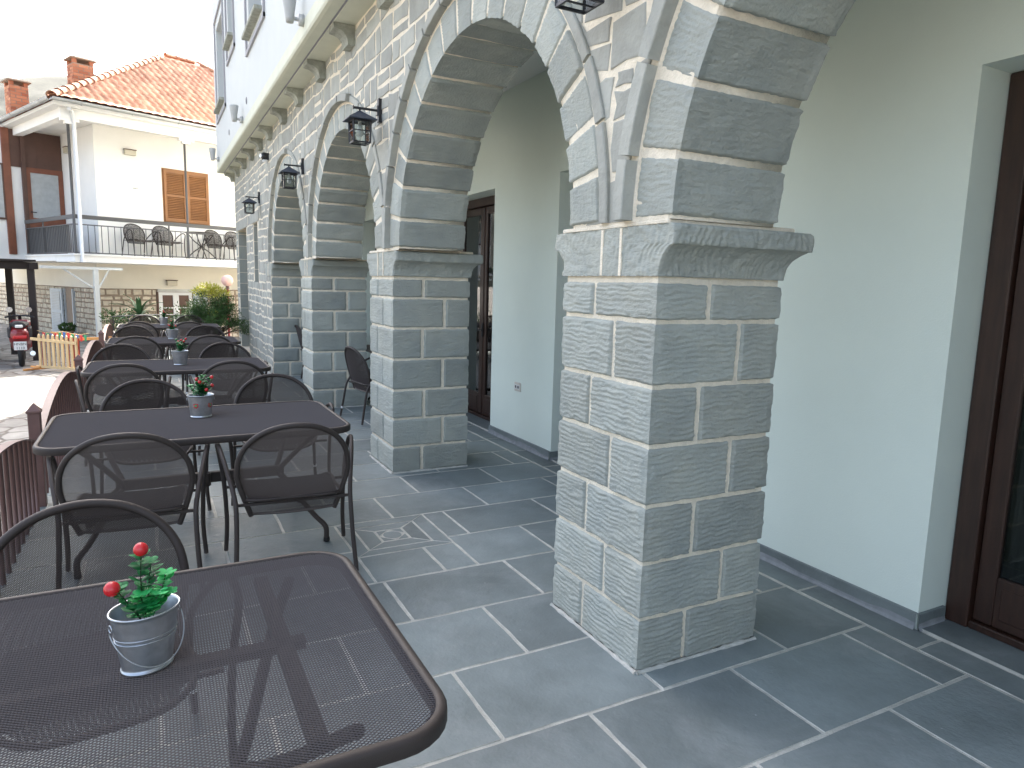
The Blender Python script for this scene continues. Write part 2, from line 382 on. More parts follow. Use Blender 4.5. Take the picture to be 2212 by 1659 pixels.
# ------------------------------------------------------------------ rough stone surfaces
def rough_map(acc, f, w, h, cell=.012, amp=1.0, fall=(1,1,1,1), corner=(0,0,0,0), d0=.009, seed=0, tint=1.0, mi=0, vert=False, base=None, cof=0.):
    """f(u,v,d)->xyz arrays. fall/corner for edges (u0,u1,v0,v1)."""
    nu = max(4, int(round(w/cell))+1); nv = max(4, int(round(h/cell))+1)
    U, V = np.meshgrid(np.linspace(0, w, nu), np.linspace(0, h, nv), indexing='ij')
    if base is None: base = .008 + .006*((seed*7919) % 97)/97.
    a, b_ = (V, U) if vert else (U, V)
    sx = seed*3.17
    warp = 1.5*fbm(a*7+sx, b_*12, seed) + .9*vn(a*24, b_*20+sx, seed+3)
    rip = np.sin(2*math.pi*(b_*46 + warp*.62)); rip = np.sign(rip)*np.abs(rip)**.7 * (.45+1.1*(vn(a*16+sx, b_*34, seed+5)+.5))
    rough = rip*.0017 + fbm(a*14+sx, b_*34, seed+9)*.0042 + fbm(U*5+sx, V*5, seed+21, 2)*.006
    d = base + rough*amp
    edges = (U, w-U, V, h-V); f_ = np.ones_like(U)
    for k in range(4):
        if fall[k] and not corner[k]:
            e = edges[k] + .004*fbm((V if k < 2 else U)*30+k*7, U*0+seed, seed+31, 2)
            t = np.clip(e/.007, 0, 1); f_ = np.minimum(f_, t*t*(3-2*t))
    d = d*f_ + (-.006)*(1-f_)
    uu = U.copy(); vv = V.copy()
    for k in range(4):
        if fall[k] and not corner[k]:
            j = .006*fbm((V if k < 2 else U)*25+seed, U*0+k, seed+41, 2)
            wt = np.exp(-edges[k]/.012)
            if k == 0: uu += np.abs(j)*wt
            if k == 1: uu -= np.abs(j)*wt
            if k == 2: vv += j*wt*.6
            if k == 3: vv += j*wt*.6
    for k in range(4):
        if corner[k]:
            t_along = (V if k < 2 else U) + cof
            e = d0 + .005*fbm(t_along*28, t_along*0+1.5, 77, 3)
            wt = np.clip(1-edges[k]/.028, 0, 1); wt = wt*wt*(3-2*wt)
            # respect falls of other edges
            d = d*(1-wt) + (e*f_ - .006*(1-f_))*wt
            first = (edges[k] < 1e-6)
            sh = np.where(first, e*f_-.006*(1-f_), 0)
            if k == 0: uu -= sh
            if k == 1: uu += sh
            if k == 2: vv -= sh
            if k == 3: vv += sh
    P = f(uu, vv, d)
    dirt = 1 + .10*fbm(U*9+sx, V*9, seed+51, 3)
    acc.grid(P, mi, True, tint*dirt)

XF = 1.761; XB = 2.430; XA = 2.305
COURSES = [0, .235, .475, .722, .975, 1.23, 1.49, 1.65]
def tt(): return rnd.uniform(.86, 1.12)

def make_pillar(parent, y0, y1, cell, seed, faces=('mx','my','py','px'), flip=0):
    acc = Acc()
    acc.box((XF+.003, y0+.003, 0.0), (XB-.003, y1-.003, 1.872), 1)   # mortar core
    sd = seed*100
    cs = [c if i in (0,7) else c + rnd.uniform(-.008,.008) for i, c in enumerate(COURSES)]
    W = {'mx': y1-y0, 'px': y1-y0, 'my': XB-XF, 'py': XB-XF}
    for ci in range(7):
        z0 = cs[ci]+.008; z1 = cs[ci+1]-.008
        par = (ci+flip) % 2
        # fraction measured from the near corner (camera side, street side)
        fr = {'my': .385 if par == 0 else .655, 'mx': .64 if par == 0 else .40, 'px': .6 if par else .4, 'py': .4 if par else .6}
        for fc in faces:
            w = W[fc]; s = w*(fr[fc] + rnd.uniform(-.02,.02))
            cl = cell if fc in ('mx','my') else max(cell*2, .02)
            for k, (a, b) in enumerate(((0, s-.011), (s+.011, w))):
                sd += 1; h = z1-z0
                if fc == 'mx':   # u runs from near corner y0 to y1
                    f = lambda u, v, d, a=a, z0=z0: np.stack([XF-d, y0+a+u, z0+v], -1)
                elif fc == 'my':
                    f = lambda u, v, d, a=a, z0=z0: np.stack([XF+a+u, y0-d, z0+v], -1)
                elif fc == 'px':
                    f = lambda u, v, d, a=a, z0=z0: np.stack([XB+d, y0+a+u, z0+v], -1)
                else:
                    f = lambda u, v, d, a=a, z0=z0: np.stack([XF+a+u, y1+d, z0+v], -1)
                cor = (1, 0, 0, 0) if k == 0 else (0, 1, 0, 0)
                rough_map(acc, f, b-a, h, cl, 1.0, corner=cor, seed=sd, tint=tt(), cof=z0)
    # mortar bead at the foot
    acc2 = []
    for (p, q) in (((XF-.015, y0-.015), (XF-.015, y1+.01)), ((XF-.015, y0-.015), (XB+.01, y0-.015))):
        n = 60; pts = [(p[0]+(q[0]-p[0])*t, p[1]+(q[1]-p[1])*t, .004) for t in np.linspace(0,1,n)]
        acc.tube(pts, [.012+.008*vn(i*.35, seed) for i in range(n)], 6, 2)
    o = acc.build('pillar', [M['stone'], M['mortar'], M['floor_mortar']], parent)
    # capital: lofted rings; flush to the street, projecting on the other three sides
    ca = Acc()
    prof = [(1.668,-.01),(1.668,.012),(1.69,.014),(1.72,.020),(1.75,.034),(1.775,.056),(1.788,.076),(1.79,.088),(1.80,.092),(1.83,.093),(1.858,.092),(1.868,.082),(1.868,.0)]
    ms = cell
    def dense(pr):
        out = []
        for (za,da),(zb,db) in zip(pr[:-1], pr[1:]):
            L = math.hypot(zb-za, db-da); k = max(1, int(round(L/ms)))
            for i in range(k): out.append((za+(zb-za)*i/k, da+(db-da)*i/k))
        return out+[pr[-1]]
    pr = np.array(dense(prof)); Z = pr[:,0]; D = pr[:,1]
    per = []
    def seg(p, q, n): return [(p[0]+(q[0]-p[0])*t, p[1]+(q[1]-p[1])*t) for t in np.linspace(0,1,n,endpoint=False)]
    # unit perimeter described by corner weights
    segs = [((0,1),(0,0), y1-y0), ((0,0),(1,0), XB-XF), ((1,0),(1,1), y1-y0), ((1,1),(0,1), XB-XF)]
    rows = []
    for (p, q, L) in segs:
        n = max(6, int(L/ms)); rows += [(p[0]+(q[0]-p[0])*t, p[1]+(q[1]-p[1])*t) for t in np.linspace(0,1,n,endpoint=False)]
    rows = np.array(rows); N = len(rows)
    X = np.empty((N, len(Z))); Y = X.copy(); ZZ = np.repeat(Z[None], N, 0)
    cum = np.arange(N)*ms
    rip = np.sin(2*math.pi*(cum[:,None]*34 + 1.5*vn(cum[:,None]*6, ZZ*9, seed)))
    rz = (.0022*rip*(.5+vn(cum[:,None]*20, ZZ*14, seed+2)) + .010*vn(cum[:,None]*16, ZZ*22, seed+3) + .006*vn(cum[:,None]*40, ZZ*50, seed+4))
    Dm = D[None,:] + np.where((D>.01)[None,:], rz, 0)
    dm = .011 + np.where((D>.0)[None,:], rz*.9, 0)
    X = XF + rows[:,0:1]*(XB-XF) + np.where(rows[:,0:1] > .5, rows[:,0:1]*Dm, 0) - np.where(rows[:,0:1] < 1e-6, dm, 0)
    Y = y0 + rows[:,1:2]*(y1-y0) + (2*rows[:,1:2]-1)*Dm
    G = np.stack([X, Y, ZZ], -1)
    ca.grid(G, 0, True, 1+.12*fbm(cum[:,None]*3, ZZ*6, seed+8), closed_u=True)
    # white vertical mortar joints on the street face
    for fy in (.38, .62) if seed % 2 else (.35, .55):
        yy = y0+(y1-y0)*fy
        ca.box((XF-.0165, yy-.008, 1.67), (XF+.02, yy+.008, 1.866), 1)
    # mortar bed on top of the capital
    ca.box((XF-.004, y0-.05, 1.8655), (XB+.02, y1+.05, 1.888), 1, bev=.006)
    c = ca.build('capital', [M['stone'], M['mortar']], o)
    return o

def make_arch(parent, yc, r, cell, seed, back=True, hood=True):
    zc = 1.885; acc = Acc(); nb = 18; RO = 1.0*r + .225
    ang = [0]
    for i in range(nb): ang.append(ang[-1] + rnd.uniform(.88, 1.12))
    ang = np.array(ang)/ang[-1]*math.pi
    for i in range(nb):
        a0 = ang[i]+.009; a1 = ang[i+1]-.009; L = (a1-a0)*r; sd = seed*300+i*3; off = rnd.uniform(-.006,.008); t = tt()
        bs = .011+off
        def fs(u, v, d): th = a0+u/r; return np.stack([XF+v, yc+(r-d)*np.cos(th), zc+(r-d)*np.sin(th)], -1)
        rough_map(acc, fs, L, XA-XF, cell*1.25, 1.0, corner=(0,0,1,1 if back else 0), seed=sd, tint=t, base=bs, cof=i*1.7, vert=True)
        def ff(u, v, d): th = a0+u/r; return np.stack([XF-d, yc+(r+v)*np.cos(th), zc+(r+v)*np.sin(th)], -1)
        rough_map(acc, ff, L, RO-r, cell, .9, corner=(0,0,1,0), seed=sd+1, tint=t*rnd.uniform(.97,1.03), base=bs, cof=i*1.7, vert=(seed % 2 == 0))
        if back:
            def fb(u, v, d): th = a0+u/r; return np.stack([XA+d, yc+(r+v)*np.cos(th), zc+(r+v)*np.sin(th)], -1)
            rough_map(acc, fb, L, RO-r, max(cell*2,.03), .9, corner=(0,0,1,0), seed=sd+2, tint=t, base=bs, cof=i*1.7)
    # mortar lining just behind the blocks
    th = np.linspace(0, math.pi, 49)
    for (ra, rb) in ((r+.006, RO),):
        rings = []
        for (rr, xx) in ((rb, XF+.0), (ra, XF+.0), (ra, XA-.0), (rb, XA-.0)):
            rings.append(np.stack([np.full_like(th, xx), yc+rr*np.cos(th), zc+rr*np.sin(th)], -1))
        acc.grid(np.stack(rings, 1), 1, True, 1.0, closed_v=False)
    o = acc.build('arch', [M['stone'], M['mortar']], parent)
    if hood:
        ha = Acc(); a = 0.0
        while a < math.pi-.02:
            b = min(math.pi, a + rnd.uniform(.16,.24)); 
            if math.pi-b < .1: b = math.pi
            n = 6; tha = np.linspace(a+.006, b-.006, n); near = (a+b)/2 > math.pi*.58; x0 = XF-(.022 if near else .060)+rnd.uniform(-.004,.004); ri = RO+.016; ro = RO+(.074 if near else .082)+rnd.uniform(-.006,.006)
            sec = [(XF+.01, ri), (x0+.004, ri), (x0, ri+.004), (x0, ro-.005), (x0+.005, ro), (XF+.01, ro)]
            G = np.stack([np.stack([np.full(n, sx)+.003*vn(tha*40, sr*50, seed), yc+sr*np.cos(tha), zc+sr*np.sin(tha)], -1) for sx, sr in sec], 1)
            t = rnd.uniform(.88,1.1); base = ha.nv
            ha.grid(G, 0, False, t, closed_v=True)
            for e, rev in ((0,False),((n-1),True)):
                idx = np.arange(6)+base+e*6
                ha.loops.append(idx if rev else idx[::-1]); ha.sizes.append(6); ha.mi.append(0); ha.sm.append(False)
            a = b
        # thin mortar inside the hood joints
        th = np.linspace(0, math.pi, 60)
        sec = [(XF+.012, RO+.0), (XF-.005, RO+.004), (XF-.006, RO+.060), (XF+.012, RO+.078)]
        ha.grid(np.stack([np.stack([np.full_like(th, sx), yc+sr*np.cos(th), zc+sr*np.sin(th)], -1) for sx, sr in sec], 1), 1, True, 1.0)
        ha.build('hood_mould', [M['flag'], M['mortar']], o)
    return o

# ------------------------------------------------------------------ arcade building
bld = obj_empty('arcade_building', 'grey stone arcade with pale blue upper storey along the terrace', 'building')
PILL = [(-1.15,-.48), (2.144,2.815), (5.48,6.13), (8.72,9.37), (11.90,12.5)]
ARCH = [(-2.83,1.28), (.80,1.28), (4.05,1.27), (7.20,1.235), (10.40,1.225)]
ZT = 3.93; YE = 17.0; YN = -4.6
cells = [.05, .005, .009, .014, .02]
for i, (a, b) in enumerate(PILL):
    if i == 4: continue
    make_pillar(bld, a, b, cells[i], i+1, flip=0)
make_pillar(bld, -4.6, -4.15, .06, 9)
make_pillar(bld, 11.90, 12.55, .022, 6, faces=('my','py','px'))
for i, (c, r) in enumerate(ARCH):
    make_arch(bld, c, r, [.05,.0062,.008,.014,.022][i], i+1)

# facade wall: mortar core + individual stones
def zlow(y):
    for c, r in ARCH:
        if abs(y-c) < r+.02:
            return 1.885 + math.sqrt(max(0, (r+.02)**2-(y-c)**2))
    if y > 12.0: return 0.0
    return 1.875
OPEN = [(15.11, 16.6, 0.08, 2.64), (13.46, 14.04, 1.54, 2.64)]
fa = Acc()
ys = [YN]
for c, r in ARCH: ys += list(c + (r+.02)*np.cos(np.linspace(math.pi, 0, 33)))
ys += [12.0, 13.46, 14.04, 15.11, 16.6, YE]; ys = sorted(set(round(y,4) for y in ys))
X0 = XF-.002; X1 = XA-.006
for ya, yb in zip(ys[:-1], ys[1:]):
    ym = (ya+yb)/2; spans = None
    if ym > 12.0:
        spans = [(0.0, 0.0, ZT)]
        for (oa, ob, za, zb) in OPEN:
            if oa < ym < ob: spans = [(0,0,za),(zb,zb,ZT)] if za > .1 else [(zb,zb,ZT)]
        spans = [(s[0], s[0], s[-1]) for s in spans]
    else: 
        e = 1e-4
        spans = [(zlow(ya+e) , zlow(yb-e), ZT)]
    for (za, zb, zt) in spans:
        for xx, rev in ((X0, 0), (X1, 1)):
            q = [(xx,ya,za),(xx,ya,zt),(xx,yb,zt),(xx,yb,zb)]
            fa.poly(q[::-1] if rev else q, 0)
for (oa, ob, za, zb) in OPEN:      # reveals
    for yy in (oa, ob): fa.poly([(X0,yy,za),(XF+.35,yy,za),(XF+.35,yy,zb),(X0,yy,zb)], 0)
    fa.poly([(X0,oa,zb),(XF+.35,oa,zb),(XF+.35,ob,zb),(X0,ob,zb)], 0)
    fa.poly([(X0,oa,za),(XF+.35,oa,za),(XF+.35,ob,za),(X0,ob,za)], 0)
fa.poly([(X0,YE,0),(X1+.0,YE,0),(X1,YE,ZT),(X0,YE,ZT)], 0)

def clad(acc, y0, y1, z0, z1, mapf, reject, push, mi=1, hs=(.13,.26), ws=(.13,.42), gap=.012, dep=(.005,.009), jit=.012, rows_seed=1, split=.25, warp=0.):
    R = random.Random(rows_seed)
    z = z0
    while z < z1-.03:
        h = R.uniform(*hs)
        if z+h > z1-.08: h = z1-z
        y = y0 - R.uniform(0, .1)
        while y < y1:
            wv = R.uniform(*ws)
            if y+wv > y1-.08: wv = y1-y
            cells_ = [(y, z, wv, h)]
            if R.random() < split and h > .17: hh = h*R.uniform(.4,.6); cells_ = [(y, z, wv, hh), (y, z+hh, wv, h-hh)]
            for (a, b, cw, ch) in cells_:
                a0 = max(a, y0)
                cw = a+cw-a0; 
                if cw < .03: continue
                j = lambda: R.uniform(-jit, jit)
                g = gap*R.uniform(.7,1.5)
                sk = R.uniform(-.35,.35)*min(ch,.15)
                pts = [(a0+g+j(), b+g+j()+sk*0), (a0+cw/2+j(), b+g+j()*.6), (a0+cw-g+j(), b+g+j()), (a0+cw-g+j(), b+ch/2+j()*.5), (a0+cw-g+j(), b+ch-g+j()), (a0+cw/2+j(), b+ch-g+j()*.6), (a0+g+j(), b+ch-g+j()), (a0+g+j(), b+ch/2+j()*.5)]
                cy, cz = a0+cw/2, b+ch/2
                if reject(cy, cz): continue
                if warp: pts = [(p[0]+warp*float(fbm(p[0]*2.6, p[1]*2.6, 61, 2)), p[1]+warp*1.25*float(fbm(p[0]*2.1+9, p[1]*2.1, 62, 2))) for p in pts]
                pts = [push(p) for p in pts]
                pts = [(min(max(p[0], y0+.004), y1-.002), min(max(p[1], z0+.002), z1-.002)) for p in pts]
                cy = sum(p[0] for p in pts)/8; cz = sum(p[1] for p in pts)/8
                ar = abs(sum(pts[k][0]*pts[(k+1)%8][1]-pts[(k+1)%8][0]*pts[k][1] for k in range(8))/2)
                if ar < .0012: continue
                d = R.uniform(*dep); tl = (R.uniform(-.02,.02), R.uniform(-.02,.02))
                out = []; mid = []; top = []
                for p in pts:
                    vx, vz = cy-p[0], cz-p[1]; L = math.hypot(vx, vz)+1e-6
                    out.append(mapf(p[0], p[1], -.006))
                    mid.append(mapf(p[0]+vx/L*.003, p[1]+vz/L*.003, d*.75+ -(tl[0]*vx+tl[1]*vz)))
                    top.append(mapf(p[0]+vx/L*.010, p[1]+vz/L*.010, d-(tl[0]*vx+tl[1]*vz)))
                V = out+mid+top; F = [[k, (k+1)%8, 8+(k+1)%8, 8+k] for k in range(8)] + [[8+k, 8+(k+1)%8, 16+(k+1)%8, 16+k] for k in range(8)]
                F.append([16+k for k in range(8)])
                acc.add(V, F, mi, False, R.uniform(.85, 1.14))
            y += wv
        z += h
def rej(y, z):
    for c, r in ARCH:
        rr = math.hypot(y-c, z-1.885)
        if (z > 1.885 and rr < r+.215) or (z <= 1.885 and abs(y-c) < r+.02): return True
    for (oa, ob, za, zb) in OPEN:
        if oa-.02 < y < ob+.02 and za-.02 < z < zb+.02: return True
        if oa-.25 < y < ob+.25 and zb < z < zb+.22: return True
    return False
def psh(p):
    y, z = p
    for c, r in ARCH:
        d = math.hypot(y-c, z-1.885); R_ = r+.29
        if z > 1.885 and d < R_: 
            return (c+(y-c)/d*R_, 1.885+(z-1.885)/d*R_)
    for (oa, ob, za, zb) in OPEN:
        if za < z < zb and oa-.1 < y < ob+.1:
            if abs(y-oa) < abs(y-ob): y = min(y, oa-.005)
            else: y = max(y, ob+.005)
    return (y, z)
mapx = lambda y, z, d: (XF-d, y, z)
clad(fa, YN, 12.0, 1.89, ZT, mapx, rej, psh, 1, rows_seed=5, warp=.04, ws=(.13,.40))
clad(fa, 12.0, YE, 0.0, ZT, mapx, rej, psh, 1, hs=(.12,.24), ws=(.12,.38), rows_seed=8, warp=.03)
# long smooth lintels and the reveal stones
for (oa, ob, za, zb) in OPEN:
    fa.box((XF-.016, oa-.22, zb+.006), (XF+.05, ob+.22, zb+.20), 1, .98, bev=.006)
for (oa, ob, za, zb) in OPEN:
    z = za
    while z < zb-.02:
        h = min(rnd.uniform(.24,.30), zb-z)
        fa.box((XF+.006, ob-.008, z+.006), (XF+.34, ob+.01, z+h-.006), 2, rnd.uniform(.85,1.0), bev=.004); z += h
# far end wall cladding
clad(fa, XF+.01, XA-.02, 0.0, ZT, lambda a, z, d: (a, YE+d, z), lambda a,b: False, lambda p: p, 1, rows_seed=12)
fa.build('stone_facade', [M['mortar'], M['flag'], M['stone']], bld)

# back of the openings
w1 = Acc(); w1.box((XF+.33, 15.05, 0), (XF+.37, 16.65, 2.7)); w1.box((XF+.29, 15.15, .1), (XF+.325, 15.22, 2.62), 0); w1.box((XF+.29, 16.5, .1), (XF+.325, 16.57, 2.62), 0); w1.box((XF+.29,15.8,.1),(XF+.325,15.9,2.62),0)
w1.build('door', M['wood'], bld)
w2 = Acc(); w2.box((XF+.33, 13.4, 1.5), (XF+.37, 14.1, 2.7)); w2.build('window', M['upglass'], bld)

# cornice / overhang soffit
XU = 1.42
co = Acc()
# profile swept along y: (x,z)
prof = [(XU-.001, 4.10), (XU-.001, 4.02), (XU-.012, 4.00), (XU-.012, 3.955), (XU, 3.935), (XU+.03, 3.928), (XU+.118, 3.928), (XU+.12, 3.938), (XU+.142, 3.938), (XU+.144, 3.930), (XF+.02, 3.930)]
G = np.array([[(x, y, z) for x, z in prof] for y in (YN, YE+.12)])
co.grid(G, 0, False)
for k in range(len(prof)-1):
    if 6 <= k <= 8:
        pass
co.box((XU+.119, YN, 3.9365), (XU+.143, YE+.1, 3.945), 1)
co.box((XU+.0, YE+.115, 3.93), (9, YE+.135, 4.1), 0)
co.build('cornice', [M['cornice'], M['groove']], bld)
fl = Acc(); fl.poly([(XU, YN, 3.95),(9, YN, 3.95),(9, YE+.1, 3.95),(XU, YE+.1, 3.95)]); fl.build('storey_slab', M['ceil'], bld)

# corbels
yk = [-3.6,-2.4,-1.25,-.1,1.05,2.2,3.3,4.42,5.55,6.70,7.90,9.13,10.28,11.55,12.60,13.70,14.82,16.0,16.98]
for i, y in enumerate(yk):
    a = Acc(); dp = .205
    sec = [(0,0),(-dp,0),(-dp,-.045),(-dp+.018,-.052)]
    for t in np.linspace(0, math.pi/2, 6): sec.append((-dp+.018+.105*math.sin(t) , -.052-.085*(1-math.cos(t))))
    sec += [(-dp+.126, -.172), (0,-.172)]
    n = 9; yy = np.linspace(-.10, .10, n)
    G = np.array([[(XF+.005+sx+.006*vn(k*1.9+i, j*1.3)+0, y+q, 3.9275+sz+(.004*vn(k*1.3+i*3, j*2.1) if 0<j<len(sec)-1 and sz<0 else 0)) for j,(sx,sz) in enumerate(sec)] for k, q in enumerate(yy)])
    b0 = a.nv; a.grid(G, 0, False, rnd.uniform(.85,1.1), closed_v=True)
    m = len(sec)
    for e, rev in ((0,1),(n-1,0)):
        idx = np.arange(m)+b0+e*m; a.loops.append(idx[::-1] if rev else idx); a.sizes.append(m); a.mi.append(0); a.sm.append(False)
    a.build('corbel', M['corbel'], bld)

# upper storey wall with window openings (quads around rectangles)
UW = [(15.05,16.3,5.08,6.68,14.72,16.55,4.86,6.9), (13.2,14.0,5.72,7.3,12.95,14.22,5.45,7.5), (9.95,11.2,5.10,6.8,9.62,11.45,4.88,7.0),
      (5.5,6.75,5.10,6.8,5.2,7.0,4.88,7.0), (1.2,2.4,5.1,6.8,.9,2.7,4.88,7.0)]
TOPZ = 9.6
ua = Acc()
ycuts = sorted({YN, YE+.1} | {u for q in UW for u in q[:2]}); 
for ya, yb in zip(ycuts[:-1], ycuts[1:]):
    ym = (ya+yb)/2; sp = [(4.02, TOPZ)]
    for q in UW:
        if q[0] < ym < q[1]: sp = [(4.02, q[2]), (q[3], TOPZ)]
    for a, b in sp: ua.poly([(XU,ya,a),(XU,ya,b),(XU,yb,b),(XU,yb,a)])
for q in UW:
    for yy in q[:2]: ua.poly([(XU,yy,q[2]),(XU+.25,yy,q[2]),(XU+.25,yy,q[3]),(XU,yy,q[3])])
    for zz in q[2:4]: ua.poly([(XU,q[0],zz),(XU+.25,q[0],zz),(XU+.25,q[1],zz),(XU,q[1],zz)])
ua.poly([(XU,YE+.1,4.02),(9,YE+.1,4.02),(9,YE+.1,TOPZ),(XU,YE+.1,TOPZ)])
ua.poly([(9,YE+.1,0),(9,YN,0),(9,YN,TOPZ),(9,YE+.1,TOPZ)])
ua.poly([(XU,YN,3.9),(9,YN,3.9),(9,YN,TOPZ),(XU,YN,TOPZ)])
ua.build('upper_wall', M['white'], bld)
for q in UW:
    a = Acc(); a.box((XU+.20, q[0]-.02, q[2]-.02), (XU+.24, q[1]+.02, q[3]+.02), 0)
    a.box((XU+.18, (q[0]+q[1])/2-.03, q[2]), (XU+.21, (q[0]+q[1])/2+.03, q[3]), 1)
    w_ = a.build('window', [M['upglass'], M['wood']], bld)
    s = Acc(); fx = XU-.028
    s.box((fx, q[4]-.0, q[6]), (XU+.01, q[4]+.055, q[7]), 0); s.box((fx, q[5]-.055, q[6]), (XU+.01, q[5], q[7]), 0)
    s.box((fx-.002, q[4], q[6]-.002), (XU+.008, q[5], q[6]+.055), 0); s.box((fx-.002, q[4], q[7]-.05), (XU+.008, q[5], q[7]), 0)
    s.build('surround', M['groove'], w_)
    s = Acc(); s.box((XU-.10, q[0]-.06, q[2]-.05), (XU+.19, q[1]+.06, q[2]+.004), 0, bev=.008); s.build('sill', M['corbel'], w_)
rf = Acc(); rf.box((XU-.5, YN-.5, TOPZ), (9.4, YE+.6, TOPZ+.2)); rf.build('roof', M['tile'], bld)
for y in (11.67, 14.32, 6.4):
    a = Acc(); th = np.linspace(0, 2*math.pi, 17)[:-1]
    a.tube([(XU-.004, y+.045*math.cos(t), 4.31+.045*math.sin(t)) for t in th], .008, 6, 0, closed=True)
    a.poly([(XU-.003, y+.043*math.cos(t), 4.31+.043*math.sin(t)) for t in th], 1)
    a.build('vent', [M['groove'], M['hole']], bld)

# porch: inner wall with door openings, ceiling, skirting
XI = 3.25; DO = [(0.35,1.86),(3.85,5.37),(6.68,8.25),(10.3,11.83)]; DZ = 2.62
pa = Acc()
yc_ = [YN] + [v for d in DO for v in d] + [YE-.35]
for k in range(0, len(yc_), 2): pa.poly([(XI,yc_[k],0),(XI,yc_[k],DZ),(XI,yc_[k+1],DZ),(XI,yc_[k+1],0)])
pa.poly([(XI,YN,DZ),(XI,YN,3.9),(XI,YE-.35,3.9),(XI,YE-.35,DZ)])
for a, b in DO:
    for yy in (a, b): pa.poly([(XI,yy,0),(XI+.34,yy,0),(XI+.34,yy,DZ),(XI,yy,DZ)])
    pa.poly([(XI,a,DZ),(XI+.34,a,DZ),(XI+.34,b,DZ),(XI,b,DZ)])
pa.poly([(XA,12.52,0),(XI,12.52,0),(XI,12.52,3.9),(XA,12.52,3.9)])
pa.build('inner_wall', M['mint'], bld)
ce = Acc(); ce.box((XA-.01, YN, 3.55), (XI+.02, YE-.35, 3.6)); ce.build('porch_ceiling', M['ceil'], bld)
# plaster over the back of the arcade above the arches
# interior box (dark room behind the doors)
ir = Acc(); ir.poly([(7.5,YN,0),(7.5,YN,3.6),(7.5,YE-.3,3.6),(7.5,YE-.3,0)]); ir.poly([(XI+.34,YN,2.9),(7.5,YN,2.9),(7.5,YE-.3,2.9),(XI+.34,YE-.3,2.9)])
for yy in (YN+.02, 3.2, 6.0, 9.3, YE-.4): ir.poly([(XI+.34,yy,0),(7.5,yy,0),(7.5,yy,2.9),(XI+.34,yy,2.9)])
ir.build('interior_walls', M['cream'], bld)
# skirting with smeared grout
sk = Acc()
def skirt(p, q, nrm, h=.085):
    L = math.hypot(q[0]-p[0], q[1]-p[1]); n = max(3, int(L/.03)); dx, dy = (q[0]-p[0])/L, (q[1]-p[1])/L
    t = np.linspace(0, L, n); rg = []
    for (o_, z) in ((0,h),(.014,h),(.016,h-.003),(.016,.0)):
        rg.append(np.stack([p[0]+dx*t+nrm[0]*o_, p[1]+dy*t+nrm[1]*o_, np.full(n, z)], -1))
    sk.grid(np.stack(rg,1), 0, False, 1.0)
    smz = .028+.045*np.clip(fbm(t*2.1+p[1], t*0, 3, 4)+.25, 0, 1)
    rg = [np.stack([p[0]+dx*t+nrm[0]*.0175, p[1]+dy*t+nrm[1]*.0175, smz], -1), np.stack([p[0]+dx*t+nrm[0]*.019, p[1]+dy*t+nrm[1]*.019, smz*.5], -1), np.stack([p[0]+dx*t+nrm[0]*.03, p[1]+dy*t+nrm[1]*.03, smz*0+.004], -1)]
    sk.grid(np.stack(rg,1), 1, False, 1.0)
M['smear'] = mat('grout_smear', (.25,.265,.275), .9, var=.15, vscale=20)
for k in range(0, len(yc_), 2):
    sk = Acc(); skirt((XI, yc_[k]), (XI, yc_[k+1]), (-1,0)); sk.build('skirting', [M['slate'], M['smear']], bld)
for a, b in DO:
    sk = Acc(); skirt((XI-.016, b), (XI+.20, b), (0,-1)); sk.build('skirting', [M['slate'], M['smear']], bld)

def make_door(y0, y1):
    a = Acc(); xd = XI+.215; fw = .11; b = .006
    a.box((xd, y0+.003, .012), (xd+.11, y0+fw, DZ-.003), 0, bev=b); a.box((xd, y1-fw, .012), (xd+.11, y1-.003, DZ-.003), 0, bev=b)
    a.box((xd+.002, y0+fw, DZ-.10), (xd+.108, y1-fw, DZ-.004), 0, bev=b); a.box((xd+.01, y0+fw, .012), (xd+.10, y1-fw, .05), 0, bev=b)
    ym = (y0+y1)/2; st = .085; panes = []
    for (p, q) in ((y0+fw+.004, ym-.003), (ym+.003, y1-fw-.004)):
        x0, x1 = xd+.035, xd+.085
        a.box((x0, p, .055), (x1, p+st, DZ-.105), 0, bev=b); a.box((x0, q-st, .055), (x1, q, DZ-.105), 0, bev=b)
        a.box((x0+.001, p+st, DZ-.105-st), (x1-.001, q-st, DZ-.106), 0, bev=b); a.box((x0+.001, p+st, .055), (x1-.001, q-st, .30), 0, bev=b)
        a.box((x0-.006, p+st+.03, .10), (x0+.004, q-st-.03, .26), 0, bev=.004)
        panes.append((p+st-.005, q-st+.005, x0+.02))
    a.box((xd+.024, ym-.028, .06), (xd+.036, ym+.028, DZ-.11), 0, bev=.004)
    d = a.build('door', M['wood'], bld)
    for (p, q, x) in panes:
        g = Acc(); g.box((x, p, .295), (x+.006, q, DZ-.185)); g.build('glass_pane', M['winglass'], d)
    c = Acc(); n = 90; yy = np.linspace(ym+.03, y1-fw, n); xx = xd+.22+.02*np.sin(yy*60)+.01*np.sin(yy*23)
    c.grid(np.stack([np.stack([xx,yy,np.full(n,.06)],-1), np.stack([xx,yy,np.full(n,DZ-.12)],-1)],1), 0, True)
    c.build('curtain', M['curtain'], d)
    h = Acc(); h.box((xd+.012, ym-.045, 1.0), (xd+.034, ym-.02, 1.16), 0, bev=.003); h.tube([(xd+.015,ym-.032,1.08),(xd-.03,ym-.032,1.08),(xd-.035,ym-.04,1.08),(xd-.035,ym-.13,1.078)], .008, 8); h.build('handle', M['black'], d)
for a, b in DO: make_door(a, b)

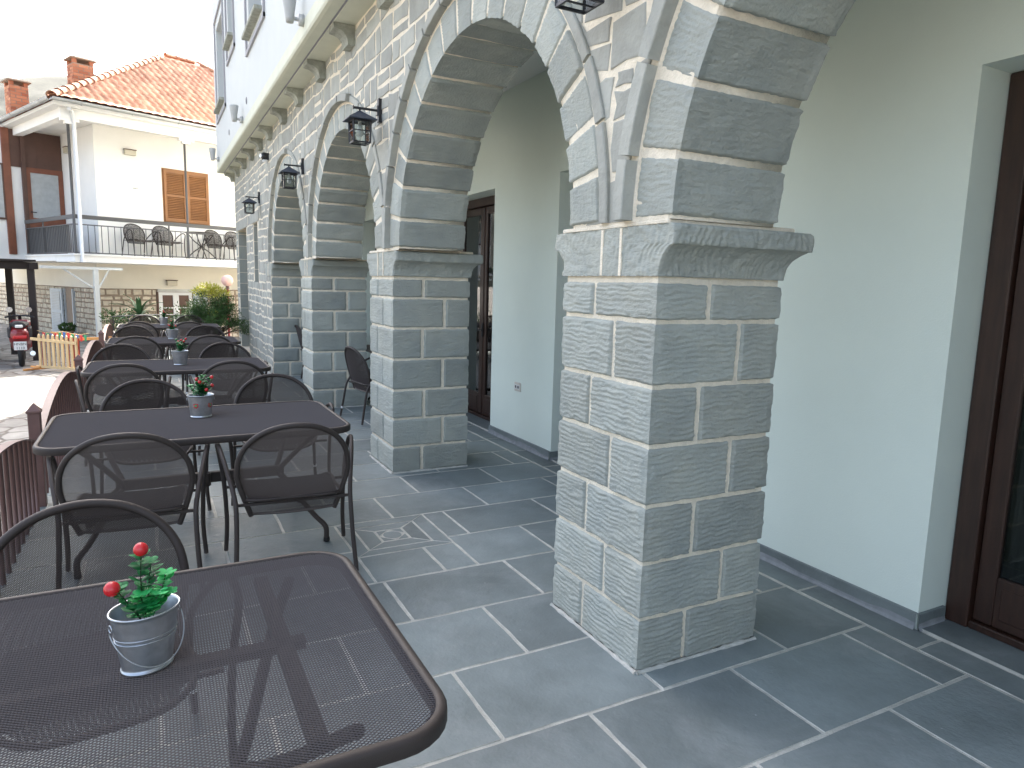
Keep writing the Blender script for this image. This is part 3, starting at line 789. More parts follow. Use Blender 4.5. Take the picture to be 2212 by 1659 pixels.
# ------------------------------------------------------------------ terrace floor (setting)
XT0 = -.86; P_ = .7267; RH = .4835
base = Acc(); base.box((XT0, YN, -.17), (XI+.40, YE+1.2, 0.0)); 
tiles = Acc()
def slab(poly, tint, z=.003, b=.0015, mi=1):
    n = len(poly); cx = sum(p[0] for p in poly)/n; cy = sum(p[1] for p in poly)/n
    o = [(p[0],p[1],-.001) for p in poly]; t = []
    ta, tb_, dz_ = rnd.uniform(-.0022,.0022), rnd.uniform(-.0022,.0022), rnd.uniform(0,.0012)
    for p in poly:
        dx, dy = cx-p[0], cy-p[1]; L = math.hypot(dx,dy)+1e-6; t.append((p[0]+dx/L*b, p[1]+dy/L*b, z+dz_-ta*dx-tb_*dy))
    tiles.add(o+t, [[k,(k+1)%n,n+(k+1)%n,n+k] for k in range(n)], 0, False, tint); tiles.add(t, [[k for k in range(n)]], mi, False, tint)
def wavy(x0, y0, x1, y1, g):
    """rectangle outline with slightly ragged edges"""
    pts = []
    def e(ax, ay, bx, by, nx, ny):
        L = math.hypot(bx-ax, by-ay); k = max(2, int(L/.09))
        for i in range(k):
            t = i/k; j = rnd.uniform(-.0022,.0022); pts.append((ax+(bx-ax)*t+nx*j, ay+(by-ay)*t+ny*j))
    e(x0+g,y0+g,x1-g,y0+g,0,1); e(x1-g,y0+g,x1-g,y1-g,1,0); e(x1-g,y1-g,x0+g,y1-g,0,1); e(x0+g,y1-g,x0+g,y0+g,1,0)
    return pts
MED = (1.01, 1.62, 3.82, 4.405)
k0 = -14
for k in range(k0, 33):
    y0 = 1.99+RH*k; y1 = y0+RH; off = 1.05 if k % 2 == 0 else 1.415
    x = off - P_*4
    while x < 3.05:
        a = max(x, XT0+.002); b = min(x+P_, 3.05); x += P_
        if b-a < .05: continue
        g = .0082; t = rnd.uniform(.84,1.15)
        if a < MED[1] and b > MED[0] and y0 < MED[3]-.02 and y1 > MED[2]+.02:
            for (xa, xb) in ((a, min(b, MED[0])), (max(a, MED[1]), b)):
                if xb-xa > .06: slab(wavy(xa, y0, xb, y1, g), t)
            if y0 < MED[2]-.02:
                xa, xb = max(a, MED[0]), min(b, MED[1])
                if xb-xa > .05: slab(wavy(xa, y0, xb, MED[2], g), t)
            continue
        slab(wavy(a, y0, b, y1, g), t)
# strip along the wall and thresholds
y = YN
while y < 12.4:
    L = rnd.uniform(.55,.9); slab(wavy(3.06, y, XI-.004, min(y+L, 12.45), .007), rnd.uniform(.8,1.05)); y += L
for a, b in DO: slab([(XI+.004,a+.005),(XI+.39,a+.005),(XI+.39,b-.02),(XI+.004,b-.02)], .8, z=.012)
# inlaid medallion
x0,x1,y0,y1 = MED; g = .006; cxm, cym = (x0+x1)/2, (y0+y1)/2
i0,i1,j0,j1 = 1.10,1.515,3.90,4.305   # frame
O = [(x0+g,y0+g),(x1-g,y0+g),(x1-g,y1-g),(x0+g,y1-g)]; I = [(i0-.004,j0-.004),(i1+.004,j0-.004),(i1+.004,j1+.004),(i0-.004,j1+.004)]; gg=.0035
for k in range(4):
    a, b = O[k], O[(k+1)%4]; c, d = I[(k+1)%4], I[k]
    slab([a,b,c,d], rnd.uniform(.95,1.05), b=.005)
Ii = [(i0+.009,j0+.009),(i1-.009,j0+.009),(i1-.009,j1-.009),(i0+.009,j1-.009)]
q0,q1,r0,r1 = 1.215,1.405,4.0,4.205
Q = [(q0,r0),(q1,r0),(q1,r1),(q0,r1)]
for k in range(4): slab([Ii[k],Ii[(k+1)%4],Q[(k+1)%4],Q[k]], (.95,.70,.95,.9)[k], b=.0085)
qm = [(q0+.006,r0+.006),(q1-.006,r0+.006),(q1-.006,r1-.006),(q0+.006,r1-.006)]
cc = ((q0+q1)/2, (r0+r1)/2); R0 = .066
mids = [(cc[0],r0+.008),(q1-.008,cc[1]),(cc[0],r1-.008),(q0+.008,cc[1])]
for k in range(4): slab([qm[k], mids[k], mids[(k-1)%4]], .9, b=.012)
for k in range(4):
    p = mids[k]; ang0 = math.atan2(p[1]-cc[1], p[0]-cc[0])
    arc = [(cc[0]+(R0+.005)*math.cos(ang0+t), cc[1]+(R0+.005)*math.sin(ang0+t)) for t in (-.45,-.2,0,.2,.45)]
slab([(cc[0]+(R0-.004)*math.cos(t), cc[1]+R0*math.sin(t)) for t in np.linspace(0,2*math.pi,25)[:-1]], 1.0, b=.004)
tb = Acc()
tb.v = base.v+tiles.v; tb.loops = base.loops + [l+base.nv for l in tiles.loops]; tb.sizes = base.sizes+tiles.sizes; tb.mi = base.mi+tiles.mi; tb.sm = base.sm+tiles.sm; tb.tint = base.tint+tiles.tint
tb.build('terrace_floor', [M['floor_mortar'], M['slate']], None, 'structure')

gr = Acc(); gr.poly([(-3000,-3000,-.17),(3000,-3000,-.17),(3000,3500,-.17),(-3000,3500,-.17)]); gr.build('street_paving', M['street'], None, 'structure')

# hill
ha = Acc(); nx = 260; nyh = 40
xs = np.linspace(-900, 900, nx); ts = np.linspace(0, 1, nyh)
X, T = np.meshgrid(xs, ts, indexing='ij'); Yh = 420 + 560*T
ridge = 176 + 50*np.clip((X+150)/260, -1.6, 1.0) - 20*np.clip((X-200)/400, 0, 2)
Hh = ridge*np.sin(np.minimum(T*1.25,1)*math.pi/2)**1.1*(950/980.) + 9*fbm(X*.02, T*6, 3, 4) + 7*vn(X*.16, T*40, 9)
Hh = np.where(T < .02, -2, Hh)
ha.grid(np.stack([X, Yh, Hh], -1), 0, True); ha.build('hill', M['hill'], None, 'structure')

# ------------------------------------------------------------------ furniture: expanded-metal sheets
def expanded(acc, inside, f, u0, u1, v0, v1, px, py, open_=.62, dz=.0016, mi=0):
    ni = int((u1-u0)/px)+2; nj = int((v1-v0)/py)+2
    I, J = np.meshgrid(np.arange(ni), np.arange(nj), indexing='ij')
    cu = np.concatenate([(u0+I*px).ravel(), (u0+(I+.5)*px).ravel()]); cv = np.concatenate([(v0+J*py).ravel(), (v0+(J+.5)*py).ravel()])
    k = inside(cu, cv); cu = cu[k]; cv = cv[k]; n = len(cu)
    ox = np.array([px/2, 0, -px/2, 0]); oy = np.array([0, py/2, 0, -py/2])
    PU = np.concatenate([cu[:,None]+ox, cu[:,None]+ox*open_], 1); PV = np.concatenate([cv[:,None]+oy, cv[:,None]+oy*open_], 1)
    PD = np.concatenate([np.zeros((n,4)), np.full((n,4), dz)], 1)
    P = f(PU, PV, PD)
    q = np.array([[k, (k+1)%4, 4+(k+1)%4, 4+k] for k in range(4)])
    Q = (np.arange(n)[:,None,None]*8 + q[None]).reshape(-1, 4)
    acc.quads(P.reshape(-1,3), Q, mi, False)
def rrect(w, d, r, n=8):
    pts = []
    for (cx, cy, a) in ((w/2-r,d/2-r,0),(-w/2+r,d/2-r,90),(-w/2+r,-d/2+r,180),(w/2-r,-d/2+r,270)):
        for t in np.linspace(0,90,n): pts.append((cx+r*math.cos(math.radians(a+t)), cy+r*math.sin(math.radians(a+t))))
    return np.array(pts)
def catmull(pts, n=8, closed=False):
    P = np.array(pts, float); out = []
    N = len(P); rng = range(N if closed else N-1)
    for i in rng:
        p0 = P[(i-1)%N] if closed or i > 0 else 2*P[0]-P[1]; p1 = P[i]; p2 = P[(i+1)%N]; p3 = P[(i+2)%N] if closed or i+2 < N else 2*P[-1]-P[-2]
        for t in np.linspace(0,1,n,endpoint=False):
            out.append(.5*((2*p1)+(-p0+p2)*t+(2*p0-5*p1+4*p2-p3)*t*t+(-p0+3*p1-3*p2+p3)*t**3))
    if not closed: out.append(P[-1])
    return np.array(out)

TW, TD, TZ = 1.64, 1.04, .74
def make_table():
    root = obj_empty('patio_table', None, 'table', 'mesh tables in a row on the terrace')
    t = Acc(); r = .10
    def ins(u, v):
        a = np.abs(u) - (TW/2-.02-r); b = np.abs(v)-(TD/2-.02-r)
        return (np.hypot(np.maximum(a,0), np.maximum(b,0)) < r-.004)
    expanded(t, ins, lambda u,v,d: np.stack([u, v, TZ-.004-d], -1), -TW/2, TW/2, -TD/2, TD/2, .0125, .0085, .72, .0020)
    t.build('table_top', M['ironmesh'], root)
    f = Acc()
    out = rrect(TW, TD, .13); rings = []
    for (ins_, z) in ((.024, TZ-.006), (.022, TZ), (.008, TZ+.001), (.002, TZ-.003), (0, TZ-.008), (0, TZ-.034), (.003, TZ-.038), (.03, TZ-.038), (.032, TZ-.012)):
        o = rrect(TW-2*ins_, TD-2*ins_, .13-ins_*.9); rings.append(np.c_[o, np.full(len(o), z)])
    G = np.stack(rings, 1); f.grid(G, 0, True, 1.0, closed_u=True)
    f.build('table_rim', M['iron'], root)
    b = Acc()
    b.bar((-.48,0,.375),(.48,0,.375), .04, .065, bev=.005)
    b.build('crossbar', M['iron'], root)
    u = Acc(); u.bar((-.6,0,TZ-.03),(.6,0,TZ-.03), .04, .02); 
    for sx in (-1,1): u.bar((sx*.55,-.42,TZ-.03),(sx*.55,.42,TZ-.03), .04, .02)
    u.build('top_brace', M['iron'], root)
    h = Acc(); h.lathe([(.034,.335),(.037,.335),(.038,.415),(.034,.415),(.033,.335)], (0,-.04,0), n=20); h.build('parasol_ring', M['iron'], root)
    for sx in (-1,1):
        for sy in (-1,1):
            l = Acc()
            p = catmull([(sx*.66,sy*.42,0.02),(sx*.655,sy*.41,.10),(sx*.60,sy*.33,.16),(sx*.47,sy*.09,.33),(sx*.44,sy*.05,.375),(sx*.47,sy*.09,.44),(sx*.57,sy*.30,.62),(sx*.62,sy*.38,.69),(sx*.63,sy*.40,TZ-.035)], 6)
            l.tube(p, .016, 10)
            o = l.build('leg', M['iron'], root)
            ft = Acc(); ft.lathe([(.0,0.004),(.018,.004),(.02,.01),(.018,.03)], (sx*.66,sy*.42,0), 12); ft.build('rubber_foot', M['rubber'], o)
    return root
def make_chair():
    root = obj_empty('armchair', None, 'chair', 'mesh armchairs')
    for s in (-1,1):
        a = Acc()
        p = catmull([(s*.315,-.31,0.01),(s*.303,-.275,.20),(s*.298,-.24,.38),(s*.305,-.19,.47),(s*.340,-.05,.605),(s*.366,.08,.678),(s*.374,.17,.672),(s*.368,.215,.625),(s*.345,.215,.45),(s*.335,.225,.20),(s*.345,.255,0.01)], 6)
        a.tube(p, .0125, 10); o = a.build('side_frame', M['iron'], root)
        if s == -1:
            st = Acc(); st.lathe([(.0135,.10),(.0137,.105),(.0137,.125),(.0135,.13)], (s*.3085,-.292,0), 12); st.build('sticker_band', M['sticker'], o)
    # back loop
    half = [(-.220,0),(-.240,.06),(-.264,.14),(-.284,.22),(-.288,.28),(-.270,.37),(-.215,.455),(-.12,.515),(0,.535)]
    loop = half + [(-x,h) for x,h in half[-2::-1]]
    lp = catmull([(x,h,0) for x,h in loop], 6)
    def bk(x, h, d=0):
        return np.stack([x, -.190-.245*h+.60*x*x-.012*np.sin(np.clip(h/.53,0,1)*math.pi)+d, .345+h*.965+0*x], -1)
    b = Acc(); b.tube(bk(lp[:,0], lp[:,1]), .0145, 10, rx=1.0); b.build('back_frame', M['iron'], root)
    # half width as function of height
    hx = catmull([(x,h,0) for x,h in half], 12); o = np.argsort(hx[:,1]); HH = hx[o,1]; WW = -hx[o,0]
    m = Acc()
    expanded(m, lambda u,v: (v > .012) & (v < .53) & (np.abs(u) < np.interp(v, HH, WW)-.004), lambda u,v,d: bk(u,v,d), -.30,.30,0,.54, .0078,.0054, .50, .0024)
    m.tube(bk(np.linspace(-.222,.222,9),np.full(9,.012)), .008, 6)
    m.build('backrest', M['chairmesh'], root)
    # seat
    def st(u, v, d=0): return np.stack([u, v, .445-.012*(1-(u/.25)**2)*(1-((v-.02)/.25)**2) - .05*np.clip((v-.19)/.08,0,1)**2 - d], -1)
    sr = [(-.235,-.20),(-.25,0),(-.255,.15),(-.20,.25),(0,.272),(.20,.25),(.255,.15),(.25,0),(.235,-.20),(0,-.215)]
    so_ = catmull([(x,y,0) for x,y in sr], 6, True)
    s = Acc()
    sv = np.array([(-.215,0),(-.20,.235),(0,.25),(.15,.254),(.22,.235),(.25,.20),(.268,.10)]); 
    expanded(s, lambda u,v: (v > -.21) & (v < .268) & (np.abs(u) < np.interp(v, [-.215,-.2,0,.15,.2,.25,.272],[.10,.235,.25,.252,.235,.19,.05])-.004), lambda u,v,d: st(u,v,d), -.27,.27,-.22,.28, .0078,.0054,.50,.0024)
    o = s.build('seat', M['chairmesh'], root)
    r = Acc(); r.tube(st(so_[:,0], so_[:,1]), .010, 8, closed=True); r.build('seat_rim', M['iron'], o)
    for q_ in ((.30,-.20),(.33,.17)):
        c = Acc(); c.bar((-q_[0],q_[1],.42),(q_[0],q_[1],.42),.014,.014); c.build('cross_brace', M['iron'], root)
    return root

table0 = make_table(); chair0 = make_chair()
TABS = [(-.295,1.675,.0), (.24,4.57,.004), (.22,7.62,-.01), (.26,10.66,0), (.26,13.80,.0)]
tl = ['nearest mesh table, cut by the bottom left corner, with an oval tin bucket',
      'second mesh table from the camera, carrying the tin bucket with painted red flowers',
      'third mesh table from the camera, between the second and fourth tables',
      'fourth mesh table from the camera, its bucket has its handle hanging down in front',
      'farthest mesh table of the row, beside the green feathery shrub']
for i, (x, y, r) in enumerate(TABS):
    t = table0 if i == 0 else copy_tree(table0, (x,y,0), r)
    t.location = (x,y,0.004); t.rotation_euler = (0,0,r); t['label'] = tl[i]
PI = math.pi
CH = [ # x, y(back top), facing, rot, label
 (-.24,2.60,-1,.12,'mesh armchair behind the nearest table, at the left edge of the photo'),
 (-.15,3.66,1,-.04,'left mesh armchair on the near side of the second table, against the railing side'),
 (.635,3.62,1,-.06,'right mesh armchair on the near side of the second table, whole back in view'),
 (-.07,5.60,-1,.03,'left mesh armchair on the far side of the second table'),
 (.82,5.64,-1,-.05,'right mesh armchair on the far side of the second table'),
 (-.24,6.62,1,.03,'left mesh armchair on the near side of the third table'),
 (.63,6.64,1,-.06,'right mesh armchair on the near side of the third table'),
 (-.32,8.58,-1,0,'left mesh armchair on the far side of the third table'),
 (.72,8.60,-1,.05,'right mesh armchair on the far side of the third table'),
 (-.20,9.64,1,.04,'left mesh armchair on the near side of the fourth table'),
 (.66,9.72,1,0,'right mesh armchair on the near side of the fourth table'),
 (-.27,11.72,-1,.06,'left mesh armchair on the far side of the fourth table'),
 (.72,11.74,-1,-.04,'right mesh armchair on the far side of the fourth table'),
 (-.22,12.74,1,0,'left mesh armchair on the near side of the farthest table'),
 (.54,12.70,1,0,'right mesh armchair on the near side of the farthest table'),
 (-.14,14.90,-1,.05,'left mesh armchair on the far side of the farthest table, in front of the palm'),
 (.64,14.95,-1,0,'right mesh armchair on the far side of the farthest table, in front of the shrub'),
]
GCH = 'mesh armchairs around the terrace tables'
for i, (x, yb, fc, r, lab) in enumerate(CH):
    rz = (0 if fc > 0 else PI) + r
    bx, by = 0, -.33
    ox = x - (bx*math.cos(rz)-by*math.sin(rz)); oy = yb - (bx*math.sin(rz)+by*math.cos(rz))
    c = chair0 if i == 0 else copy_tree(chair0, (0,0,0), 0)
    c.location = (ox,oy,.004); c.rotation_euler = (0,0,rz); c['label'] = lab; c['group'] = GCH
# chairs and tables inside the porch
copy_tree(chair0, (2.30,7.85,.004), -PI/2+.15, 'dark mesh armchair inside the porch, seen between two stone pillars', 'mesh armchairs inside the porch')
copy_tree(chair0, (2.42,11.75,.004), -PI/2, 'mesh armchair inside the porch, only its arm showing past a pillar', 'mesh armchairs inside the porch')
def cafe_table(x, y, label, w=.75, d=.9):
    r = obj_empty('cafe_table', label, 'table', 'small dark tables inside the porch', (x,y,.004))
    a = Acc(); a.box((-w/2,-d/2,.715),(w/2,d/2,.74), 0, bev=.006); a.build('table_top', M['iron'], r)
    a = Acc(); a.tube([(0,0,.02),(0,0,.71)], .03, 12); a.build('pedestal', M['iron'], r)
    for k in range(4):
        a = Acc(); an = PI/4+k*PI/2; c_, s_ = math.cos(an), math.sin(an)
        a.tube(catmull([(0.02*c_,.02*s_,.10),(.15*c_,.15*s_,.09),(.28*c_,.28*s_,.05),(.32*c_,.32*s_,.01)],5), .014, 8); a.build('foot', M['iron'], r)
cafe_table(2.80, 8.90, 'dark table inside the porch beside the armchair, half hidden by a pillar', .74, 1.0)
cafe_table(2.78, 13.2-1.4, 'dark table deepest in the porch, only its corner showing', .6, .9)

# ------------------------------------------------------------------ buckets with plants
def leaf(acc, c, d, n, L, W, tint=1.0, mi=0):
    d = np.array(d, float); d /= np.linalg.norm(d); n = np.array(n, float); n -= d*np.dot(n,d); n /= np.linalg.norm(n)+1e-9; s = np.cross(d, n)
    c = np.array(c, float); pts = []; k = 10
    for i in range(k):
        t = 2*PI*i/k; a = .5-.5*math.cos(t); wv = W/2*math.sin(t)*(.75+.5*a*(1) if True else 1)
        pts.append(c + d*L*a + s*wv + n*(.10*L*math.sin(a*PI) - .5*W*abs(math.sin(t))**2*.35))
    mid = [c+d*L*.5+n*.04*L]
    acc.add(pts+mid, [[i,(i+1)%k,k] for i in range(k)], mi, True, tint)
def bucket(name, label, loc, ht, rt, rb, sx, sy, rz, kind, seed, hang):
    R = random.Random(seed)
    root = obj_empty(name, label, 'potted plant', 'tin buckets with berry plants on the tables', loc, rz)
    b = Acc(); prof = [(0.001,.004),(rb-.002,.004),(rb+.002,0),(rb+.003,.004)]
    N = 14
    for i in range(N+1):
        t = i/N; r_ = rb+(rt-rb)*t; z = .004+(ht-.004)*t
        if kind == 'oval' and (abs(t-.50) < .01 or abs(t-.64) < .04): r_ += .0018
        prof.append((r_, z))
    prof += [(rt+.004, ht+.001),(rt+.0045,ht+.003),(rt+.003,ht+.005),(rt,ht+.004),(rt-.002,ht),(rb+.3*(rt-rb),ht*.55)]
    b.lathe(prof, n=36, sx=sx, sy=sy)
    if kind == 'oval':
        for zz in (.56*ht,.63*ht):
            r_ = rb+(rt-rb)*zz/ht+.001; b.tube([(r_*sx*math.cos(t), r_*sy*math.sin(t), zz) for t in np.linspace(0,2*PI,37)[:-1]], .0016, 6, closed=True)
    bo = b.build('bucket', M['zinc'], root)
    h = Acc(); n = 28; rr = rt*sx*1.10
    if hang == 'front':   # bail hanging in front
        pts = [(rr*math.cos(t)*-1, -abs(math.sin(t))*rt*sy*1.08-.004, ht*.80-math.sin(t)*ht*.62) for t in np.linspace(0,PI,n)]
    else:
        pts = [(rr*math.cos(t)*-1*.55, rt*sy*.3, ht*.86+math.sin(t)*ht*.24) for t in np.linspace(0,PI,n)]
    h.tube(pts, .0016, 6)
    for s in (-1,1): h.tube([(s*rt*sx*.99+s*.004*math.cos(t)*0+s*.003, -.0+.008*math.cos(t), ht*.84+.008*math.sin(t)) for t in np.linspace(0,2*PI,13)[:-1]], .0016, 5, closed=True)
    h.build('handle', M['zinc'], bo)
    s = Acc(); s.lathe([(0.001,ht*.72),(rb+.72*(rt-rb)-.001,ht*.70)], n=24, sx=sx, sy=sy); s.build('foam', M['soil'], root)
    if kind == 'flower':
        for an in (-2.05, -.75):
            f = Acc(); zc_ = ht*.58; r_ = rb+(rt-rb)*.58+.0012
            def pt(a, dz): return (r_*math.cos(an+a/r_), r_*math.sin(an+a/r_), zc_+dz)
            for k in range(10):
                t = k*2*PI/10; f.poly([pt(.005*math.cos(t-.32), .005*math.sin(t-.32)), pt(.017*math.cos(t-.16), .017*math.sin(t-.16)), pt(.0185*math.cos(t), .0185*math.sin(t)), pt(.017*math.cos(t+.16), .017*math.sin(t+.16)), pt(.005*math.cos(t+.32),.005*math.sin(t+.32))], 0)
            r_ += .0006; f.poly([pt(.0075*math.cos(t), .0075*math.sin(t)) for t in np.linspace(0,2*PI,13)[:-1]], 1)
            f.build('painted_flower', [M['berry'], M['flag_green']], bo)
    st = Acc(); lf = Acc(); be = Acc()
    if kind == 'oval':
        stems = [((.004,.0),(.0,.004,.125),[(.0,.15)]), ((-.002,0),(-.058,.0,.066),[]), ((.0,.01),(-.03,-.03,.022),[]), ((.0,.01),(.0,-.035,.018),[]), ((.0,.01),(.045,-.02,.028),[]), ((.01,0),(.055,.012,.062),[]), ((0,-.01),(-.018,-.022,.045),[]), ((.01,.005),(.022,.008,.10),[]), ((.0,-.01),(.025,-.02,.035),[])]
        berries = [(-.004,-.006,.142,.0155),(-.068,-.008,.072,.0165),(.004,.012,.130,.010)]
    else:
        stems = []
        for k in range(11): 
            a = R.uniform(0,2*PI); q = R.uniform(.01,.065); stems.append(((R.uniform(-.01,.01),R.uniform(-.01,.01)),(q*math.cos(a), q*math.sin(a), R.uniform(.03,.125)),[]))
        berries = []
        for s_ in stems[:6]: berries.append((s_[1][0]*1.12, s_[1][1]*1.12-.006, s_[1][2]+.006, .0115))
    z0 = ht*.70
    for (b0, tip, _) in stems:
        p0 = np.array((b0[0],b0[1],z0)); p1 = np.array((tip[0],tip[1],ht+tip[2])); mid = (p0+p1)/2 + np.array((R.uniform(-.006,.006),R.uniform(-.006,.006),.008))
        P = catmull([p0,mid,p1],6); st.tube(P, .0013, 5)
        Ln = np.linalg.norm(p1-p0); k = int(6+Ln*95)
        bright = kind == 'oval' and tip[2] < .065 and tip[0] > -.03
        for i in range(k):
            t = .35+.65*i/k; q = P[int(t*(len(P)-1))]; a = i*2.4+R.uniform(-.4,.4)
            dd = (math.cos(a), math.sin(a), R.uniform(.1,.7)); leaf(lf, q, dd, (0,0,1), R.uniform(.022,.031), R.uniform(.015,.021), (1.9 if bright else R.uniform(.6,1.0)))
        for i in range(5):
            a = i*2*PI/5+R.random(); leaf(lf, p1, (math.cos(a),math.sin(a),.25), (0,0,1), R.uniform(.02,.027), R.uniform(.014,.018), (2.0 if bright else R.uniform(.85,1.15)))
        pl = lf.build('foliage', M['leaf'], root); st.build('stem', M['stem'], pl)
    for (x,y_,z,r_) in berries:
        be = Acc(); be.sphere((x,y_,ht+z), r_, 14); be.build('berry', M['berry'], pl)
    return root
bucket('flower_bucket','oval tin bucket with two big red berries on the nearest table',(-.045,1.66,.745),.135,.071,.053,1.0,.82,.42,'oval',1,'front')
bucket('flower_bucket','tin bucket painted with red flowers on the second table',(.245,4.70,.745),.135,.076,.060,1,1,0,'flower',2,'back')
bucket('flower_bucket','tin bucket of red berries in the middle of the third table',(.225,7.60,.745),.135,.076,.058,1,1,.3,'plain',3,'back')
bucket('flower_bucket','tin bucket with handle hanging in front on the fourth table',(.235,10.82,.745),.13,.074,.055,1,1,-.3,'plain2',4,'front')
bucket('flower_bucket','small tin bucket of berries on the farthest table',(.17,13.95,.745),.13,.074,.055,1,1,.8,'plain3',5,'back')

# ------------------------------------------------------------------ terrace railing
rail = obj_empty('terrace_railing', 'red brown iron railing with humped top rail along the terrace edge', 'railing')
RX = -.755; posts = [-1.0, 2.35, 5.63, 8.95, 12.9, 16.5]
for y in posts:
    a = Acc(); s_ = .036
    a.box((RX-s_,y-s_,-.17),(RX+s_,y+s_,.665), 0, bev=.003)
    a.box((RX-s_-.007,y-s_-.007,.665),(RX+s_+.007,y+s_+.007,.685), 0, bev=.003)
    q = s_+.004; a.add([(RX-q,y-q,.685),(RX+q,y-q,.685),(RX+q,y+q,.685),(RX-q,y+q,.685),(RX,y,.735)], [[0,1,4],[1,2,4],[2,3,4],[3,0,4]], 0)
    a.build('post', M['rail'], rail)
def hump(t): return .455 + .25*math.sin(t*PI)**.8
for ya, yb in zip(posts[:-1], posts[1:]):
    n = 30; a = Acc(); G = []
    for i in range(n+1):
        t = i/n; y = ya+.037+(yb-ya-.074)*t; z = hump(t)
        G.append([(RX-.028,y,z),(RX+.028,y,z),(RX+.028,y,z-.009),(RX-.028,y,z-.009)])
    a.grid(np.array(G), 0, False, 1.0, closed_v=True); a.build('top_rail', M['rail'], rail)
    a = Acc(); a.box((RX-.02,ya+.037,-.06),(RX+.02,yb-.037,-.035)); a.build('bottom_rail', M['rail'], rail)
    k = int((yb-ya)/.155)
    for i in range(1, k):
        t = i/k; y = ya+(yb-ya)*t; tt_ = (y-ya-.037)/(yb-ya-.074)
        if y < 1.5: continue
        a = Acc(); a.tube([(RX,y,-.04),(RX,y,hump(tt_)-.006)], .013, 8); a.build('baluster', M['rail'], rail)

# ------------------------------------------------------------------ wall lanterns
def lantern(x, y, z, label):
    r = obj_empty('wall_lantern', label, 'lantern', 'black iron lanterns on the arcade wall', (x, y, z))
    a = Acc(); a.box((-.014,-.024,-.095),(.02,.024,.095), 0, bev=.003); a.box((-.022,-.016,-.04),(-.012,.016,.04), 0, bev=.003); a.build('wall_plate', M['black'], r)
    a = Acc(); a.bar((-.015,0,0),(-.215,0,0),.016,.018,bev=.002); a.bar((-.215,0,0),(-.222,0,0),.026,.028); a.tube([(-.165,0,-.008),(-.165,0,-.03)],.009,8); a.build('arm', M['black'], r)
    cx = -.165; w = .072; zt = -.095; zb = -.275; rw = .115
    a = Acc(); pk = .02
    V = [(cx-rw,-rw,zt),(cx+rw,-rw,zt),(cx+rw,rw,zt),(cx-rw,rw,zt),(cx-.012,-.012,-.024),(cx+.012,-.012,-.024),(cx+.012,.012,-.024),(cx-.012,.012,-.024)]
    V += [(p[0],p[1],p[2]-.007) for p in V[:4]]
    a.add(V, [[0,1,5,4],[1,2,6,5],[2,3,7,6],[3,0,4,7],[4,5,6,7],[8,9,1,0],[9,10,2,1],[10,11,3,2],[11,8,0,3],[11,10,9,8]], 0); a.build('roof', M['lamproof'], r)
    a = Acc(); wb = w*.93; t = .006
    for sx in (-1,1):
        for sy in (-1,1): a.bar((cx+sx*w,sy*w,zt-.006),(cx+sx*wb,sy*wb,zb),.012,.012)
    for zz, q in ((zt-.012,w),(zb,wb),((zt+zb)/2,(w+wb)/2)):
        hh = .012 if zz != (zt+zb)/2 else .007
        for s in (-1,1):
            a.bar((cx-q-.003,s*q,zz),(cx+q+.003,s*q,zz),.010,hh); a.bar((cx+s*q,-q-.003,zz+.0005),(cx+s*q,q+.003,zz+.0005),.0102,hh)
    a.bar((cx-wb,0,zb),(cx+wb,0,zb),.008,.006)
    a.build('cage', M['black'], r)
    a = Acc()
    for s in (-1,1):
        a.box((cx-w+.008, s*(w-.004)-.001, zb+.006),(cx+w-.008, s*(w-.004)+.001, zt-.018)); a.box((cx+s*(w-.004)-.001,-w+.012,zb+.006),(cx+s*(w-.004)+.001,w-.012,zt-.018))
    a.build('glass_pane', M['glass'], r)
    a = Acc(); a.tube([(cx,0,zt-.008),(cx,0,zt-.045)], .014, 12); o = a.build('bulb_holder', M['gutter'], r)
    a = Acc(); a.lathe([(.013,zt-.045),(.016,zt-.06),(.029,zt-.085),(.031,zt-.10),(.024,zt-.122),(.001,zt-.132)], (cx,0,0), 16); a.build('bulb', M['bulb'], o)
for (y, l) in ((2.50,'black wall lantern cut by the top edge, nearest the camera'),(5.80,'largest whole black lantern, on the wall between the two nearest arches'),(9.09,'black wall lantern between the second and third visible arches'),(13.02,'smallest and farthest black wall lantern, above the stone lintel')):
    lantern(XF-.02, y, 3.02, l)

# spotlights on the upper wall
def spot(y, z, label):
    r = obj_empty('wall_spotlight', label, 'spotlight', 'grey up-lights on the pale upper wall', (XU, y, z))
    a = Acc(); Mx = Matrix.Rotation(-PI/2, 4, 'Y')
    a.lathe([(.001,0),(.055,0),(.055,.045),(.048,.05),(.001,.05)], n=18); 
    vv = np.concatenate(a.v) @ np.array(Mx)[:3,:3].T; a.v = [vv]; a.build('base', M['gutter'], r)
    a = Acc(); a.tube([(-.04,0,0),(-.10,0,.005)], .018, 10); a.build('neck', M['gutter'], r)
    a = Acc(); a.lathe([(.001,-.07),(.035,-.07),(.042,-.03),(.05,.04),(.068,.15),(.07,.175),(.062,.18),(.056,.17),(.001,.165)], (-.13,0,.03), 18); a.build('head', M['gutter'], r)
spot(7.23,4.10,'grey cone spotlight nearest on the pale upper wall'); spot(12.21,4.13,'middle grey spotlight on the pale upper wall'); spot(16.56,4.15,'farthest grey spotlight at the corner of the pale upper wall')
# alarm siren
r = obj_empty('wall_camera', 'small round black camera with white underside under the corbels', 'camera', None, (XF-.01, 11.9, 3.55))
a = Acc(); a.sphere((-.06,0,0), .062, 14); a.box((-.05,-.05,-.05),(.01,.05,.05), bev=.01); a.build('housing', M['black'], r)
a = Acc(); a.box((-.09,-.035,-.09),(-.02,.035,-.05), bev=.01); a.build('underside', M['whitepaint'], r)
a = Acc(); a.tube([(-.115,-.02,0),(-.125,-.024,0)], .028, 12); a.build('lens', M['chrome'], r)
